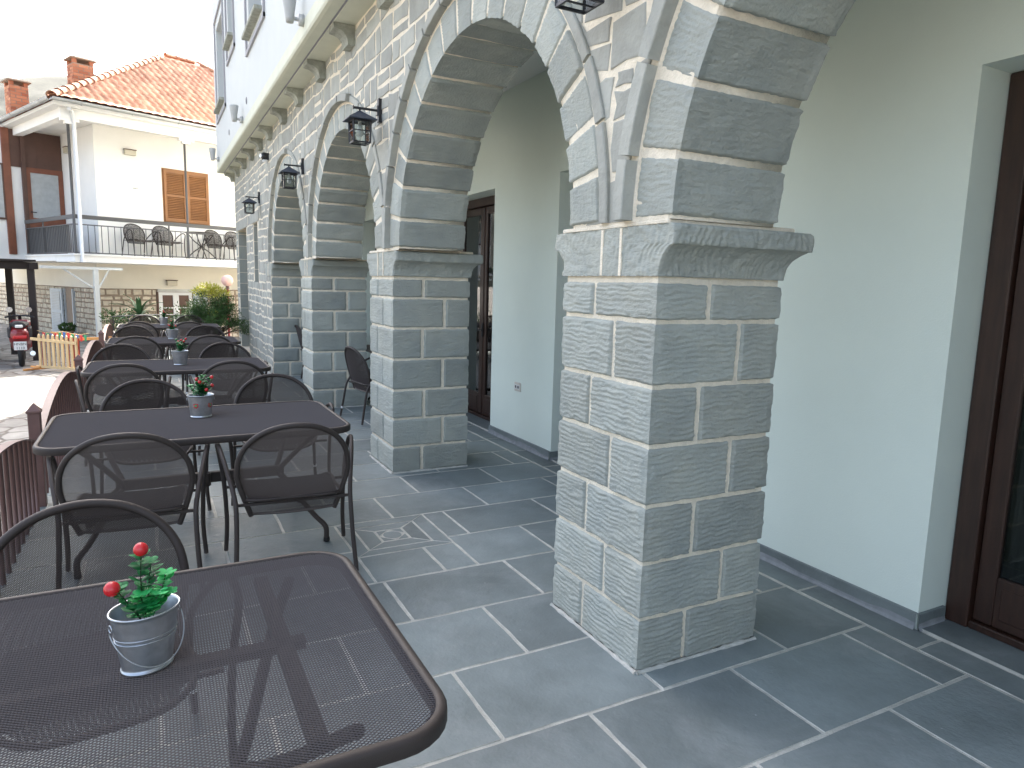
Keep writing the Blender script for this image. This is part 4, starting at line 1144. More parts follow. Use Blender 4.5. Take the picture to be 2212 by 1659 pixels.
# socket
r = obj_empty('wall_socket', 'double power socket low on the porch wall between the doors', 'socket', None, (XI, 6.05, .60))
a = Acc(); a.box((-.010,-.065,-.045),(0,.065,.045), bev=.004); a.build('cover_plate', M['socket'], r)
for s in (-1,1):
    a = Acc(); a.box((-.014,s*.026-.022,-.024),(-.009,s*.026+.022,.024), bev=.003); o = a.build('outlet', M['whitepaint'], r)
    a = Acc(); a.lathe([(.001,0),(.016,0)], n=14); vv = np.concatenate(a.v); a.v = [np.stack([np.full(len(vv),-.0148), vv[:,0]+s*.026, vv[:,1]],-1)]; a.build('recess', M['railgrey'], o)
# curios on the far capital
r = Acc(); th = np.linspace(0,PI,20); 
r.tube([(2.18+.10*math.cos(t)*-1, 11.95, 1.905+.115*math.sin(t)) for t in th], [.016+.004*vn(i*.9,2) for i in range(20)], 8, 0)
r.poly([(2.18+.095*math.cos(t)*-1, 11.955, 1.90+.11*math.sin(t)) for t in th], 1)
r.poly([(2.18-.095*math.cos(t)*-1, 11.975, 1.90+.11*math.sin(t)) for t in th], 1)
tag(r.build('arched_ornament', [M['redwood'], M['cream']]), 'arched dark rimmed ornament on the farthest capital', 'ornament')
r = Acc(); 
for k in range(5): r.sphere((1.93+rnd.uniform(-.035,.035), 11.92+rnd.uniform(-.02,.02), 1.915+rnd.uniform(0,.03)), rnd.uniform(.022,.035), 8, 0)
tag(r.build('stone_fragment', M['clay']), 'small lumpy brown stone on the farthest capital', 'ornament')

# ------------------------------------------------------------------ neighbouring house (own frame: s along front, o to the back, z up)
u_ = np.array([.926,.379]); u_ /= np.linalg.norm(u_); HZ = math.atan2(u_[1], u_[0])
house = obj_empty('neighbour_house', 'two storey cream house with red tiled roof and balcony across the street', 'house', None, (-1.585,19.5,0), HZ)
# local x = s, local y = o (towards the back)
h = Acc(); S0, S1, O0, O1 = 1.0, 9.4, 1.3, 8.6
h.box((S0, O0, 2.0), (S1, O1, 5.42), 0)                       # upper storey
h.box((-.9, 3.7, 2.05), (S0-.002, O1, 5.42), 0)                # wing behind the side balcony
h.build('upper_wall', M['hwhite'], house)
h = Acc(); h.box((.90, O0+.002, 1.26), (S1-.1, 13, 1.92), 0); h.build('lower_wall', M['cream'], house)
h = Acc(); h.box((.93, O0+.03, -.17), (S1-.1, 13, 1.255), 0)
wins = [(2.40,3.72,-.17,1.2)]
clad(h, .93, 5.2, -.17, 1.255, lambda a, z, d: (a, O0+.03-d*2, z), lambda a,z: 2.38 < a < 3.8, lambda p: ((min(p[0],2.36) if p[0] < 3.1 else max(p[0],3.8)) if 2.36 < p[0] < 3.8 else p[0], p[1]), 1, hs=(.11,.17), ws=(.14,.46), gap=.02, dep=(.008,.016), jit=.01, rows_seed=21, split=0)
SW = (3.15, 3.75)
clad(h, O0+.03, 12.9, -.17, 1.255, lambda a, z, d: (.93-d*2, a, z), lambda a,z: SW[0]-.02 < a < SW[1]+.02, lambda p: ((min(p[0],SW[0]) if p[0] < 3.45 else max(p[0],SW[1])) if SW[0] < p[0] < SW[1] else p[0], p[1]), 1, hs=(.10,.16), ws=(.10,.26), gap=.018, dep=(.008,.016), jit=.01, rows_seed=22, split=0)
h.build('stone_base', [M['housemortar'], M['housestone']], house)
# ground floor french window at the front + shutter, window on the side
h = Acc(); h.box((2.40,O0-.01,1.18),(3.80,O0+.05,1.26),1); h.box((2.38,O0-.012,-.17),(2.42,O0+.05,1.18),2)
h.box((2.43,O0+.0,-.17),(2.53,O0+.06,1.17),0); h.box((2.53,O0+.0,1.09),(3.32,O0+.06,1.17),0); h.box((2.82,O0-.004,-.17),(2.98,O0+.06,1.09),0); h.box((3.27,O0+.0,-.17),(3.36,O0+.06,1.17),0)
h.box((2.53,O0+.004,.72),(2.82,O0+.05,.75),0); h.box((2.98,O0+.004,.72),(3.27,O0+.05,.75),0); h.box((2.53,O0+.004,.2),(2.82,O0+.05,.24),0); h.box((2.98,O0+.004,.2),(3.27,O0+.05,.24),0)
wf = h.build('window', [M['whitepaint'], M['gutter'], M['brown']], house)
h = Acc(); h.box((2.50,O0+.028,-.17),(3.30,O0+.034,1.12)); h.build('pane', M['brown'], wf)
h = Acc(); h.box((3.38,O0-.05,-.1),(3.78,O0-.02,1.16),0)
for k in range(24): h.bar((3.42,O0-.055,-.05+k*.05),(3.74,O0-.055,-.05+k*.05),.02,.012)
h.build('shutter', M['greyshut'], wf)
def side_win():
    h = Acc(); h.box((.90,SW[0],-.2),(.95,SW[1],1.2),1); h.box((.86,SW[0]-.06,-.2),(.93,SW[0],1.2),0); h.box((.86,SW[1],-.2),(.93,SW[1]+.05,1.2),0)
    o = h.build('window', [M['greyshut'], M['housemortar']], house)
    h = Acc(); h.box((.80,SW[1]+.04,-.12),(.84,SW[1]+1.0,1.19),0)
    for (a, b) in ((.58,1.12),(-.02,.5)):
        h.box((.785,SW[1]+.16,a),(.80,SW[1]+.86,b),1)
        for k in range(int((b-a)/.045)): h.bar((.782,SW[1]+.17,a+.02+k*.045),(.782,SW[1]+.85,a+.02+k*.045),.012,.02,mi=0)
    h.build('shutter', [M['greyshut'], M['gutter']], o)
side_win()
# balcony slab
h = Acc(); h.box((-.0,0,1.90),(S1,O0+.01,2.10),0,bev=.01); h.box((-.02,.02,2.055),(S1,0.0,2.085),0)
h.box((0,O0+.01,1.93),(S0,7.5,2.10),0); h.box((-.03,-.03,2.06),(S1,.0,2.095),0); h.box((-.03,-.0,2.06),(-.001,7.5,2.095),0)
h.box((-1.0,3.68,1.94),(0,7.5,2.08),0)
h.build('balcony_slab', M['hwhite'], house)
# front railing + side railing as parts
def railpart(name, p, q, dense, dark=False):
    L = math.hypot(q[0]-p[0], q[1]-p[1]); a = Acc()
    a.bar((p[0],p[1],2.97),(q[0],q[1],2.97),.04,.095); a.bar((p[0],p[1],2.79),(q[0],q[1],2.79),.03,.025); a.bar((p[0],p[1],2.13),(q[0],q[1],2.13),.03,.025)
    o = a.build(name, M['railgrey'], house)
    k = int(L/dense)
    for i in range(k+1):
        t = i/k; x = p[0]+(q[0]-p[0])*t; y = p[1]+(q[1]-p[1])*t
        a = Acc(); a.bar((x,y,2.13),(x,y,2.79),.014,.014,up=(1,0,0)); a.build('baluster', M['railgrey'], o)
    for i in range(int(L/2.2)+1):
        t = min(1, i*2.2/L); x = p[0]+(q[0]-p[0])*t; y = p[1]+(q[1]-p[1])*t
        a = Acc(); a.bar((x,y,2.10),(x,y,2.95),.03,.03,up=(1,0,0)); a.build('rail_post', M['railgrey'], o)
railpart('front_railing', (.04,.04), (5.2,.04), .145)
railpart('side_railing', (.04,.06), (.04,4.5), .12)
h = Acc(); h.box((.07,.5,2.14),(.085,4.4,2.78)); h.build('railing_screen', M['railgrey'], house)
# posts of the balcony roof, downpipe
for s in (.05, 2.74): 
    h = Acc(); h.tube([(s,.05,2.1),(s,.05,5.22)], .032 if s < 1 else .028, 10); h.build('roof_post', M['railgrey'], house)
h = Acc(); h.tube([(.16,.0,1.9),(.16,.0,5.05),(.10,-.1,5.30),(0,-.25,5.36)], .045, 12); h.build('downpipe', M['whitepaint'], house)
# soffit, beam, gutters
h = Acc(); h.box((-.30,-.25,5.40),(S1+.3,O1+.3,5.48),0); h.box((-.12,-.06,5.19),(S1,.12,5.40),0); h.box((-.10,.12,5.20),(.10,7.6,5.40),0)
for s in (.05,2.74): 
    h.box((s-.16,-.04,5.12),(s+.22,.10,5.19),0); h.box((s-.08,-.03,5.06),(s+.12,.09,5.12),0)
h.build('eaves', M['hwhite'], house)
def gut(p, q):
    a = Acc(); d = np.array(q)-np.array(p); L = np.linalg.norm(d); d /= L; nn = np.array((d[1],-d[0]))
    pts = []
    th = np.linspace(PI, 2*PI, 9)
    G = np.array([[(P[0]+nn[0]*.065*math.cos(t), P[1]+nn[1]*.065*math.cos(t), 5.52+.065*math.sin(t)) for t in th] for P in (p,q)])
    a.grid(G, 0, True); a.grid(G*1.0+np.array((0,0,.004)), 0, True)
    for k in range(int(L/1.1)): 
        c = np.array(p)+d*(k*1.1+.6)
        a.tube([(c[0]+nn[0]*.07*math.cos(t), c[1]+nn[1]*.07*math.cos(t), 5.52+.07*math.sin(t)) for t in th], .008, 5)
    a.build('gutter', M['gutter'], house)
gut((-.38,-.37),(S1+.3,-.37)); gut((-.40,8.5),(-.40,-.35))
# tiled roof
RS0, RS1, RO0, RO1, RZ = -.36, 9.75, -.33, 8.75, 5.53
pitch = (8.35-RZ)/4.54; hd = (RO1-RO0)/2
def tiles_plane(acc, axis):
    # param: a along eave, b up (plan distance)
    if axis in ('front','back'): L = RS1-RS0
    else: L = RO1-RO0
    tw = .20; na = int(L/tw)*6; nb = int(hd/.30)
    A = np.linspace(0, L, na+1); B = []
    for k in range(nb): B += [k*.30, k*.30+.29]
    B = np.array(B); prof = .028*np.abs(np.sin(PI*A/tw))**.6
    lift = np.array([.048 if i % 2 == 0 else 0.0 for i in range(len(B))])
    AA, BB = np.meshgrid(A, B, indexing='ij')
    ZZ = RZ+BB*pitch+prof[:,None]+lift[None,:]
    if axis == 'front': P = np.stack([RS0+AA, RO0+BB, ZZ], -1)
    elif axis == 'back': P = np.stack([RS0+AA, RO1-BB, ZZ], -1)
    elif axis == 'left': P = np.stack([RS0+BB, RO0+AA, ZZ], -1)
    else: P = np.stack([RS1-BB, RO0+AA, ZZ], -1)
    n, m = AA.shape; I, J = np.meshgrid(np.arange(n-1), np.arange(m-1), indexing='ij')
    ac = (AA[:-1,:-1]+AA[1:,1:])/2; bc = (BB[:-1,:-1]+BB[1:,1:])/2
    keep = (ac > bc-.03) & (ac < L-bc+.03)
    q = np.stack([I*m+J, (I+1)*m+J, (I+1)*m+J+1, I*m+J+1], -1)[keep]
    tn = 1 + .22*(_h(np.floor(AA/tw), np.floor(BB/.30+.01), 5)-.5)*2
    acc.quads(P.reshape(-1,3), q, 0, True, tn.ravel())
h = Acc()
for ax in ('front','left','right','back'): tiles_plane(h, ax)
def ridge(acc, p, q):
    p = np.array(p); q = np.array(q); d = q-p; L = np.linalg.norm(d); d /= L; sd = np.cross(d,(0,0,1)); sd /= np.linalg.norm(sd); up = np.cross(sd,d)
    k = int(L/.32)
    for i in range(k):
        th = np.linspace(0,PI,8); rings = []
        for (t, r_) in ((i*.32,.115),(i*.32+.34,.095)):
            rings.append([p+d*t+sd*r_*math.cos(a)+up*(r_*math.sin(a)*.9-.01) for a in th])
        acc.grid(np.array(rings), 0, True, rnd.uniform(.95,1.3))
        acc.tube([p+d*(i*.32)+sd*.118*math.cos(a)+up*(.118*math.sin(a)*.9-.01) for a in th], .008, 4, tint=.7)
apz = RZ+hd*pitch
ridge(h, (RS0,RO0,RZ+.03), (RS0+hd,RO0+hd,apz+.03)); ridge(h, (RS0+hd,RO0+hd,apz+.03), (RS1-hd,RO0+hd,apz+.03)); ridge(h, (RS1-hd,RO0+hd,apz+.03),(RS1,RO0,RZ+.03)); ridge(h, (RS0,RO1,RZ+.03),(RS0+hd,RO1-hd,apz+.03))
roof = h.build('roof', M['tile'], house)
def chimney(s0, s1, o0, o1, zb, zt):
    a = Acc(); a.box((s0+.006,o0+.006,zb),(s1-.006,o1-.006,zt),1)
    z = zb; k = 0
    while z < zt-.03:
        hh = .075
        for (ax, L0, L1, fx) in (('x',s0,s1,o0),('y',o0,o1,s0),('x',s0,s1,o1),('y',o0,o1,s1)):
            p = L0 - (.12 if k % 2 else 0)
            while p < L1-.01:
                q = min(p+.235, L1); pp_ = max(p, L0)
                sg = 1 if fx in (o1,s1) and not (ax=='x' and fx==o0) else -1
                if q-pp_ > .03:
                    if ax == 'x': a.box((pp_+.006, fx-.004, z+.006),(q-.006, fx+.004, z+hh-.006), 0, rnd.uniform(.75,1.15))
                    else: a.box((fx-.004, pp_+.006, z+.006),(fx+.004, q-.006, z+hh-.006), 0, rnd.uniform(.7,1.05))  # side bricks tinted darker than front ones, shade put into their colour
                p += .245
        z += hh; k += 1
    for (x,y) in ((s0,o0),(s1-.09,o0),(s0,o1-.09),(s1-.09,o1-.09)): a.box((x,y,zt),(x+.09,y+.09,zt+.10),0,.85)
    a.box((s0+.12,o0+.10,zt),(s1-.12,o1-.1,zt+.02),2)
    a.box((s0-.07,o0-.07,zt+.10),(s1+.07,o1+.07,zt+.135),1,bev=.01); a.box((s0-.03,o0-.03,zt+.135),(s1+.03,o1+.03,zt+.16),1,bev=.01)
    a.build('chimney', [M['brick'], M['housemortar'], M['hole']], roof)
chimney(.86,1.34,1.95,2.40,5.9,6.97); chimney(-.28,.12,2.95,3.4,5.5,6.33)
# orange shutters, wall lamps, side door
h = Acc(); h.box((2.66,O0-.012,3.10),(3.96,O0+.03,4.56),0)
for (a,b) in ((2.69,3.30),(3.32,3.93)):
    h.box((a,O0-.05,3.13),(a+.07,O0-.014,4.53),0); h.box((b-.07,O0-.05,3.13),(b,O0-.014,4.53),0); h.box((a+.07,O0-.048,4.45),(b-.07,O0-.016,4.53),0); h.box((a+.07,O0-.048,3.13),(b-.07,O0-.016,3.22),0); h.box((a+.07,O0-.048,3.8),(b-.07,O0-.016,3.86),0)
    for k in range(26): 
        z = 3.25+k*.046
        h.bar((a+.07,O0-.03,z),(b-.07,O0-.03,z),.03,.012,up=(0,.5,1))
h.build('shutter', M['shutter'], house)
for (s, o, z) in ((1.85,O0,4.83),(2.78,O0,1.44)):
    h = Acc(); h.box((s-.14,o-.10,z-.075),(s+.14,o-.01,z+.055),1,bev=.01); h.box((s-.15,o-.11,z+.055),(s+.15,o,z+.075),0); h.build('wall_lamp', [M['brown'], M['fixture']], house)
h = Acc(); h.box((S0-.10,2.95,4.85),(S0-.01,3.2,5.0),1); h.box((S0-.11,2.94,5.0),(S0,3.21,5.02),0); h.build('wall_lamp', [M['brown'], M['fixture']], house)
h = Acc(); h.tube([(1.95,O0-.03,3.92),(1.95,O0,3.92)],.012,6); h.bar((1.89,O0-.03,3.92),(2.02,O0-.03,3.935),.02,.02); h.build('wall_hook', M['gutter'], house)
h = Acc(); oo = 3.69
h.box((.09,oo-.03,4.40),(S0-.01,oo,5.36),0); h.box((.40,oo-.034,4.45),(.42,oo-.03,5.34),1); h.box((-.3,oo-.02,4.40),(.09,oo,5.36),0)
h.box((.03,oo-.10,2.12),(.12,oo+.02,5.37),1)
h.box((.12,oo-.05,2.1),(.22,oo-.0,4.42),2); h.box((.88,oo-.05,2.1),(S0-.01,oo-.0,4.42),2); h.box((.22,oo-.048,4.29),(.88,oo-.002,4.42),2); h.box((.22,oo-.048,2.1),(.88,oo-.002,3.10),2)
d = h.build('balcony_door', [M['brown'], M['brown'], M['redwood']], house)
h = Acc(); h.box((.22,oo-.03,3.10),(.88,oo-.02,4.29)); h.build('frosted_pane', M['frosted'], d)
h = Acc(); h.tube([(.18,oo-.05,3.25),(.18,oo-.09,3.25),(.30,oo-.09,3.24)],.012,6); h.build('handle', M['black'], d)
h = Acc(); h.box((-.38,oo-.04,2.1),(-.20,oo+.14,5.37),0,bev=.01); h.build('corner_post', M['redwood'], house)
h = Acc(); h.box((-.2,oo+.2,3.2),(.03,oo+.24,4.4),0); h.build('frosted_pane', M['frosted'], house)
h = Acc(); h.box((-.88,oo-.04,3.0),(-.38,oo-.01,4.45),1); h.box((-.85,oo-.05,3.05),(-.66,oo-.035,4.4),0); h.box((-.60,oo-.05,3.05),(-.42,oo-.035,4.4),0); h.build('window', [M['frosted'], M['brown']], house)

# balcony furniture
def hp(s, o, z): return (-1.585 + s*math.cos(HZ) - o*math.sin(HZ), 19.5 + s*math.sin(HZ) + o*math.cos(HZ), z)
for (s, lab) in ((1.78,'leftmost armchair on the balcony across the street'),(2.50,'second armchair from the left on the balcony across the street'),(3.92,'third armchair on the balcony, right of the crossed table legs'),(4.52,'rightmost armchair on the balcony, cut by the stone building')):
    copy_tree(chair0, hp(s,.72,2.10), HZ-PI/2-1.35+rnd.uniform(-.12,.12), lab, 'grey armchairs on the balcony')
r = obj_empty('balcony_table', 'round table with crossed curved legs on the balcony', 'table', None, hp(3.36,.62,2.10), HZ)
a = Acc(); a.lathe([(.001,.745),(.40,.745),(.41,.735),(.41,.72),(.40,.715),(.001,.715)], n=32); a.build('table_top', M['iron'], r)
for k in range(4):
    an = PI/4+k*PI/2; c_, s_ = math.cos(an), math.sin(an); a = Acc()
    a.tube(catmull([(q*c_,q*s_,z) for q,z in ((.40,.01),(.38,.05),(.20,.22),(.035,.36),(.20,.52),(.34,.70))],6), .014, 8); a.build('leg', M['iron'], r)

# white support post under the balcony
r = obj_empty('steel_support_post', 'white steel post with two braces holding the balcony beam', 'post', None, hp(.42,-.02,-.17), HZ)
a = Acc(); a.box((-.05,-.05,0),(.05,.05,1.90)); a.build('post', M['steel'], r)
a = Acc(); a.box((-1.15,-.05,1.90),(.60,.05,1.965)); a.build('beam', M['steel'], r)
for (x0,z0,x1,z1) in ((-.04,1.44,-.68,1.90),(.04,1.44,.30,1.90)):
    a = Acc(); a.bar((x0,0,z0),(x1,0,z1),.035,.035); a.build('brace', M['steel'], r)

# dark pergola at the left
r = obj_empty('pergola', 'dark timber carport frame over the red scooter', 'carport')
for i,(s, o) in enumerate(((-1.47,-2.07),(-1.47,-.55),(-3.6,-2.07),(-3.6,-.55))):
    x,y,z = hp(s,o,-.17); a = Acc(); a.box((x-.06,y-.06,z),(x+.06,y+.06,1.70)); a.build('post', M['darkwood'], r)
a = Acc(); 
for o in (-2.07,-.55): a.bar(hp(-1.35,o,1.76), hp(-3.9,o,1.76), .12,.14)
for s in (-1.47,-3.6): a.bar(hp(s,-2.25,1.755), hp(s,-.0,1.755), .12,.13)
a.build('beam', M['darkwood'], r)
a = Acc(); P0_, P1_, P2_, P3_ = hp(-1.40,-2.2,1.84), hp(-4.2,-2.2,1.84), hp(-4.2,3,1.84), hp(-1.40,3,1.84)
a.add([P0_,P1_,P2_,P3_]+[(p[0],p[1],1.88) for p in (P0_,P1_,P2_,P3_)], [[0,1,2,3],[7,6,5,4],[0,4,5,1],[1,5,6,2],[2,6,7,3],[3,7,4,0]]); a.build('roof', M['darkwood'], r)

# scooter (seen from behind)
r = obj_empty('scooter', 'red scooter with white number plate parked under the carport frame', 'scooter', None, (-2.27,15.95,-.17), .12)
def wheel(y, nm, wd=.06):
    a = Acc(); th = np.linspace(0,2*PI,25)[:-1]; a.tube([(0, y+.20*math.cos(t), .245+.20*math.sin(t)) for t in th], .048, 10, closed=True, rx=1.0); o = a.build('wheel', M['rubber'], r)
    a = Acc(); a.tube([(-.02,y,.245),(.02,y,.245)], .15, 20); a.build('rim', M['chrome'], o)
wheel(0, 'rear'); wheel(1.18, 'front')
a = Acc(); n = 12
secs = [(-.20,.62,.05,.05),(-.16,.60,.13,.12),(-.02,.60,.17,.17),(.25,.56,.185,.20),(.50,.50,.17,.20),(.60,.36,.15,.12)]
th = np.linspace(0,2*PI,21)[:-1]
a.grid(np.array([[(wx*math.copysign(abs(math.cos(t))**.7,math.cos(t)), y, z+hz*math.copysign(abs(math.sin(t))**.7,math.sin(t))) for t in th] for y,z,wx,hz in secs]), 0, True, 1.0, closed_v=True)
a.poly([(.05*math.cos(t), -.20, .62+.05*math.sin(t)) for t in th]); a.build('body', M['scooter'], r)
a = Acc(); a.grid(np.array([[(wx*math.cos(t), y, z+.06*math.sin(t)) for t in th] for y,z,wx in ((-.14,.80,.10),(.0,.81,.15),(.3,.80,.16),(.55,.77,.12))]),0,True,1.0,closed_v=True); a.poly([(.10*math.cos(t), -.14, .80+.06*math.sin(t)) for t in th]); a.build('seat', M['dkplastic'], r)
a = Acc(); a.box((-.19,-.10,.56),(-.12,.5,.76),bev=.02); a.box((.12,-.10,.56),(.19,.5,.76),bev=.02); a.build('side_panel', M['dkplastic'], r)
a = Acc(); a.box((-.06,-.215,.755),(.06,-.16,.81),bev=.01); a.build('top_light', M['whitepaint'], r)
a = Acc(); a.box((-.11,-.235,.55),(.11,-.19,.61),bev=.012); a.build('tail_light', M['berry'], r)
a = Acc(); a.box((-.10,-.252,.34),(.10,-.245,.50),bev=.004); pl_ = a.build('number_plate', M['whitepaint'], r)
def text(s, size, loc, rot, m, parent):
    cu = bpy.data.curves.new('lettering', 'FONT'); cu.body = s; cu.size = size; cu.align_x = 'CENTER'; cu.extrude = .0008
    to = bpy.data.objects.new('tmp', cu); C.objects.link(to); dg = bpy.context.evaluated_depsgraph_get()
    me = bpy.data.meshes.new_from_object(to.evaluated_get(dg)); bpy.data.objects.remove(to)
    me.materials.clear(); me.materials.append(m); o = bpy.data.objects.new('lettering', me); C.objects.link(o); o.location = loc; o.rotation_euler = rot; o.parent = parent; return o
text('HNBN', .068, (0,-.2535,.43), (PI/2,0,0), M['black'], pl_); text('1110', .068, (0,-.2535,.355), (PI/2,0,0), M['black'], pl_)
a = Acc(); a.box((-.05,-.20,.20),(.05,-.12,.45),bev=.01); a.build('mudguard', M['dkplastic'], r)
a = Acc(); a.tube([(.17,.25,.20),(.18,0,.24),(.185,-.20,.27)], .045, 12); a.build('exhaust', M['chrome'], r)
a = Acc(); a.tube([(0,1.1,.35),(0,.95,.93)], .03, 8); a.tube([(-.24,.86,.90),(-.1,.93,.93),(.1,.93,.93),(.24,.86,.90)], .018, 8); a.build('handlebar', M['dkplastic'], r)
a = Acc(); a.box((-.17,.85,.25),(.17,.98,.85),bev=.05); a.build('leg_shield', M['scooter'], r)
for s in (-1,1):
    a = Acc(); a.tube([(s*.15,.90,.93),(s*.16,.88,1.02)], .008, 6); o = a.build('mirror', M['dkplastic'], r)
    a = Acc(); a.tube([(s*.16,.87,1.05),(s*.16,.895,1.05)], .055, 14); a.build('mirror_glass', M['chrome'], o)
# red gas bottle / box at far left under the carport
a = Acc(); a.tube([(-2.92,16.9,-.12),(-2.92,16.9,.60)], .075, 14); a.tube([(-2.92,16.9,.60),(-2.92,16.9,.66)], [.07,.04], 14, 0); a.box((-3.02,16.78,-.17),(-2.82,17.0,-.10),1)
tag(a.build('red_cylinder', [M['redpaint'], M['orangewood']]), 'tall red cylinder on a yellow base left of the scooter', 'cylinder')

# picket playpen
r = obj_empty('picket_fence', 'pale wooden picket fence with red boards and coloured bunting beside the railing', 'fence')
A_ = np.array((-1.93,15.32)); B_ = np.array((-1.22,14.62)); dd_ = (B_-A_)/np.linalg.norm(B_-A_); nn_ = np.array((-dd_[1],dd_[0])); LF = np.linalg.norm(B_-A_)
def fp(t, o, z): p = A_+dd_*t+nn_*o; return (p[0],p[1],z)
npk = 9
for k in range(npk):
    t = .02+k*LF/npk; w_ = .055; a = Acc(); V = []
    out = [(0,-.12),(w_,-.12),(w_,.44),(w_*.85,.485),(w_*.5,.505),(w_*.15,.485),(0,.44)]
    V = [fp(t+x, 0, z) for x,z in out]+[fp(t+x, .018, z) for x,z in out]; n = len(out)
    a.add(V, [list(range(n)), list(range(2*n-1,n-1,-1))]+[[i,(i+1)%n,n+(i+1)%n,n+i] for i in range(n)]); a.build('picket', M['pine'], r)
a = Acc(); a.bar(fp(-.12,-.02,.41),fp(LF-.02,-.02,.37),.02,.05); a.build('rail', M['pine'], r)
a = Acc(); a.bar(fp(-.02,-.02,-.10),fp(LF,-.02,-.10),.02,.045); a.build('rail', M['pine'], r)
a = Acc(); a.bar(fp(.0,.30,.50),fp(.50,.42,.47),.02,.055); a.build('top_board', M['orangewood'], r)
a = Acc(); a.bar(fp(LF*.80,.12,.43),fp(LF+.45,.45,.47),.02,.05); a.build('top_board', M['orangewood'], r)
a = Acc()
for k in range(8): a.box((0,0,0),(.03,.012,.58),0,1.0,M=Matrix.Translation(fp(.075+k*LF/8,.03,-.12))@Matrix.Rotation(math.atan2(dd_[1],dd_[0]),4,'Z'))
a.build('red_board', M['redpaint'], r)
a = Acc(); a.bar(fp(-.05,-.25,-.15),fp(-.05,.3,-.15),.05,.03); a.bar(fp(-.12,-.05,-.11),fp(.1,-.05,-.11),.04,.03); a.build('foot', M['orangewood'], r)
for k in range(11):
    t = .02+k*.10; m_ = M[('flag_red','flag_green','flag_blue')[k%3]]; z = .535-.02*math.sin(k*.9); a = Acc()
    a.add([fp(t,.10,z),fp(t+.07,.10,z-.01),fp(t+.055,.10,z-.12),fp(t+.015,.10,z-.11),fp(t,.103,z),fp(t+.07,.103,z-.01),fp(t+.055,.103,z-.12),fp(t+.015,.103,z-.11)], [[0,1,2,3],[7,6,5,4],[0,4,5,1],[1,5,6,2],[2,6,7,3],[3,7,4,0]]); a.build('bunting_flag', m_, r)
a = Acc(); a.tube([fp(t, .10, .54-.02*math.sin(t*9)) for t in np.linspace(-.1,1.15,20)], .004, 5); a.build('bunting_cord', M['pine'], r)

# ------------------------------------------------------------------ plants
def needles(acc, c, r, n, L, W, R, mi=0, flat=.8, up=.3, tl=(.6,1.3)):
    c = np.array(c); 
    for i in range(n):
        d = R.normal(size=3); d /= np.linalg.norm(d); q = c + d*np.array(r)*R.uniform(.35,1.0)**.5
        dr = d*.8+R.normal(size=3)*.5+np.array((0,0,up)); dr /= np.linalg.norm(dr)
        s = np.cross(dr, R.normal(size=3)); s /= np.linalg.norm(s)+1e-9; l = L*R.uniform(.6,1.3)
        acc.add([q, q+dr*l*.5+s*W, q+dr*l, q+dr*l*.5-s*W], [[0,1,2,3]], mi, False, R.uniform(*tl))
def plant_root(name, label, loc): return obj_empty(name, label, 'plant', None, loc)
# feathery shrub in a pot
r = plant_root('shrub', 'feathery green shrub with sunlit yellow top at the end of the terrace', (1.10,15.2,0))
R = np.random.default_rng(3); lf = Acc(); br = Acc()
for k in range(78):
    a_ = R.uniform(0,2*PI); q = R.uniform(.1,1)**.6*(1+.25*math.sin(3*a_+1)); tip = np.array((.62*q*math.cos(a_), .5*q*math.sin(a_), .45+.92*math.sqrt(max(.05,1-.8*q*q))*R.uniform(.5,1.05)))
    if tip[0] > .35: tip[2] *= .8
    b0 = np.array((0,0,.35)); mid = b0*.5+tip*.5+np.array((0,0,.08)); P = catmull([b0,mid,tip],5); br.tube(P, [.010*(1-.8*i/len(P)) for i in range(len(P))], 5)
    for j in range(6, len(P)): needles(lf, P[j], (.06,.06,.05), 15, .055, .005, R, up=.45)
    needles(lf, tip, (.12*R.uniform(.5,1.2),.08,.075*R.uniform(.5,1.3)), 62, .06, .0055, R, up=.5)
for k in range(26):
    a_ = R.uniform(0,2*PI); e_ = R.uniform(-.1,1.1); L_ = R.uniform(.62,.86); tip = np.array((L_*math.cos(a_)*math.cos(e_), .8*L_*math.sin(a_)*math.cos(e_), .62+L_*.78*math.sin(e_)))
    b0 = np.array((0,0,.5)); P = catmull([b0,(b0+tip)/2+np.array((0,0,.10)),tip+np.array((0,0,-.05))],6); br.tube(P, [.007*(1-.85*i/len(P)) for i in range(len(P))], 5)
    for j in range(5, len(P)): needles(lf, P[j], (.035,.035,.025), 13, .06, .005, R, up=.2)
lo = lf.build('foliage', M['green'], r); br.build('branches', M['bark'], r)
y_ = Acc(); 
for (dx,dz) in ((-.18,1.38),(-.08,1.42),(.02,1.37),(.10,1.33),(-.26,1.30),(.18,1.27),(-.02,1.28)): needles(y_, (dx,.0,dz), (.12,.09,.06), 95, .10, .008, R, up=.6, tl=(.7,1.25))
needles(y_, (-.02,-.1,.92), (.10,.06,.06), 60, .05, .007, R)
y_.build('sunlit_yellow_leaves', M['yellow'], r)  # yellow leaf colour also carries the sun on the shrub's top
a = Acc(); a.lathe([(.001,0),(.16,0),(.21,.34),(.225,.34),(.225,.38),(.20,.38),(.19,.33),(.001,.33)], n=24); a.build('pot', M['clay'], r)
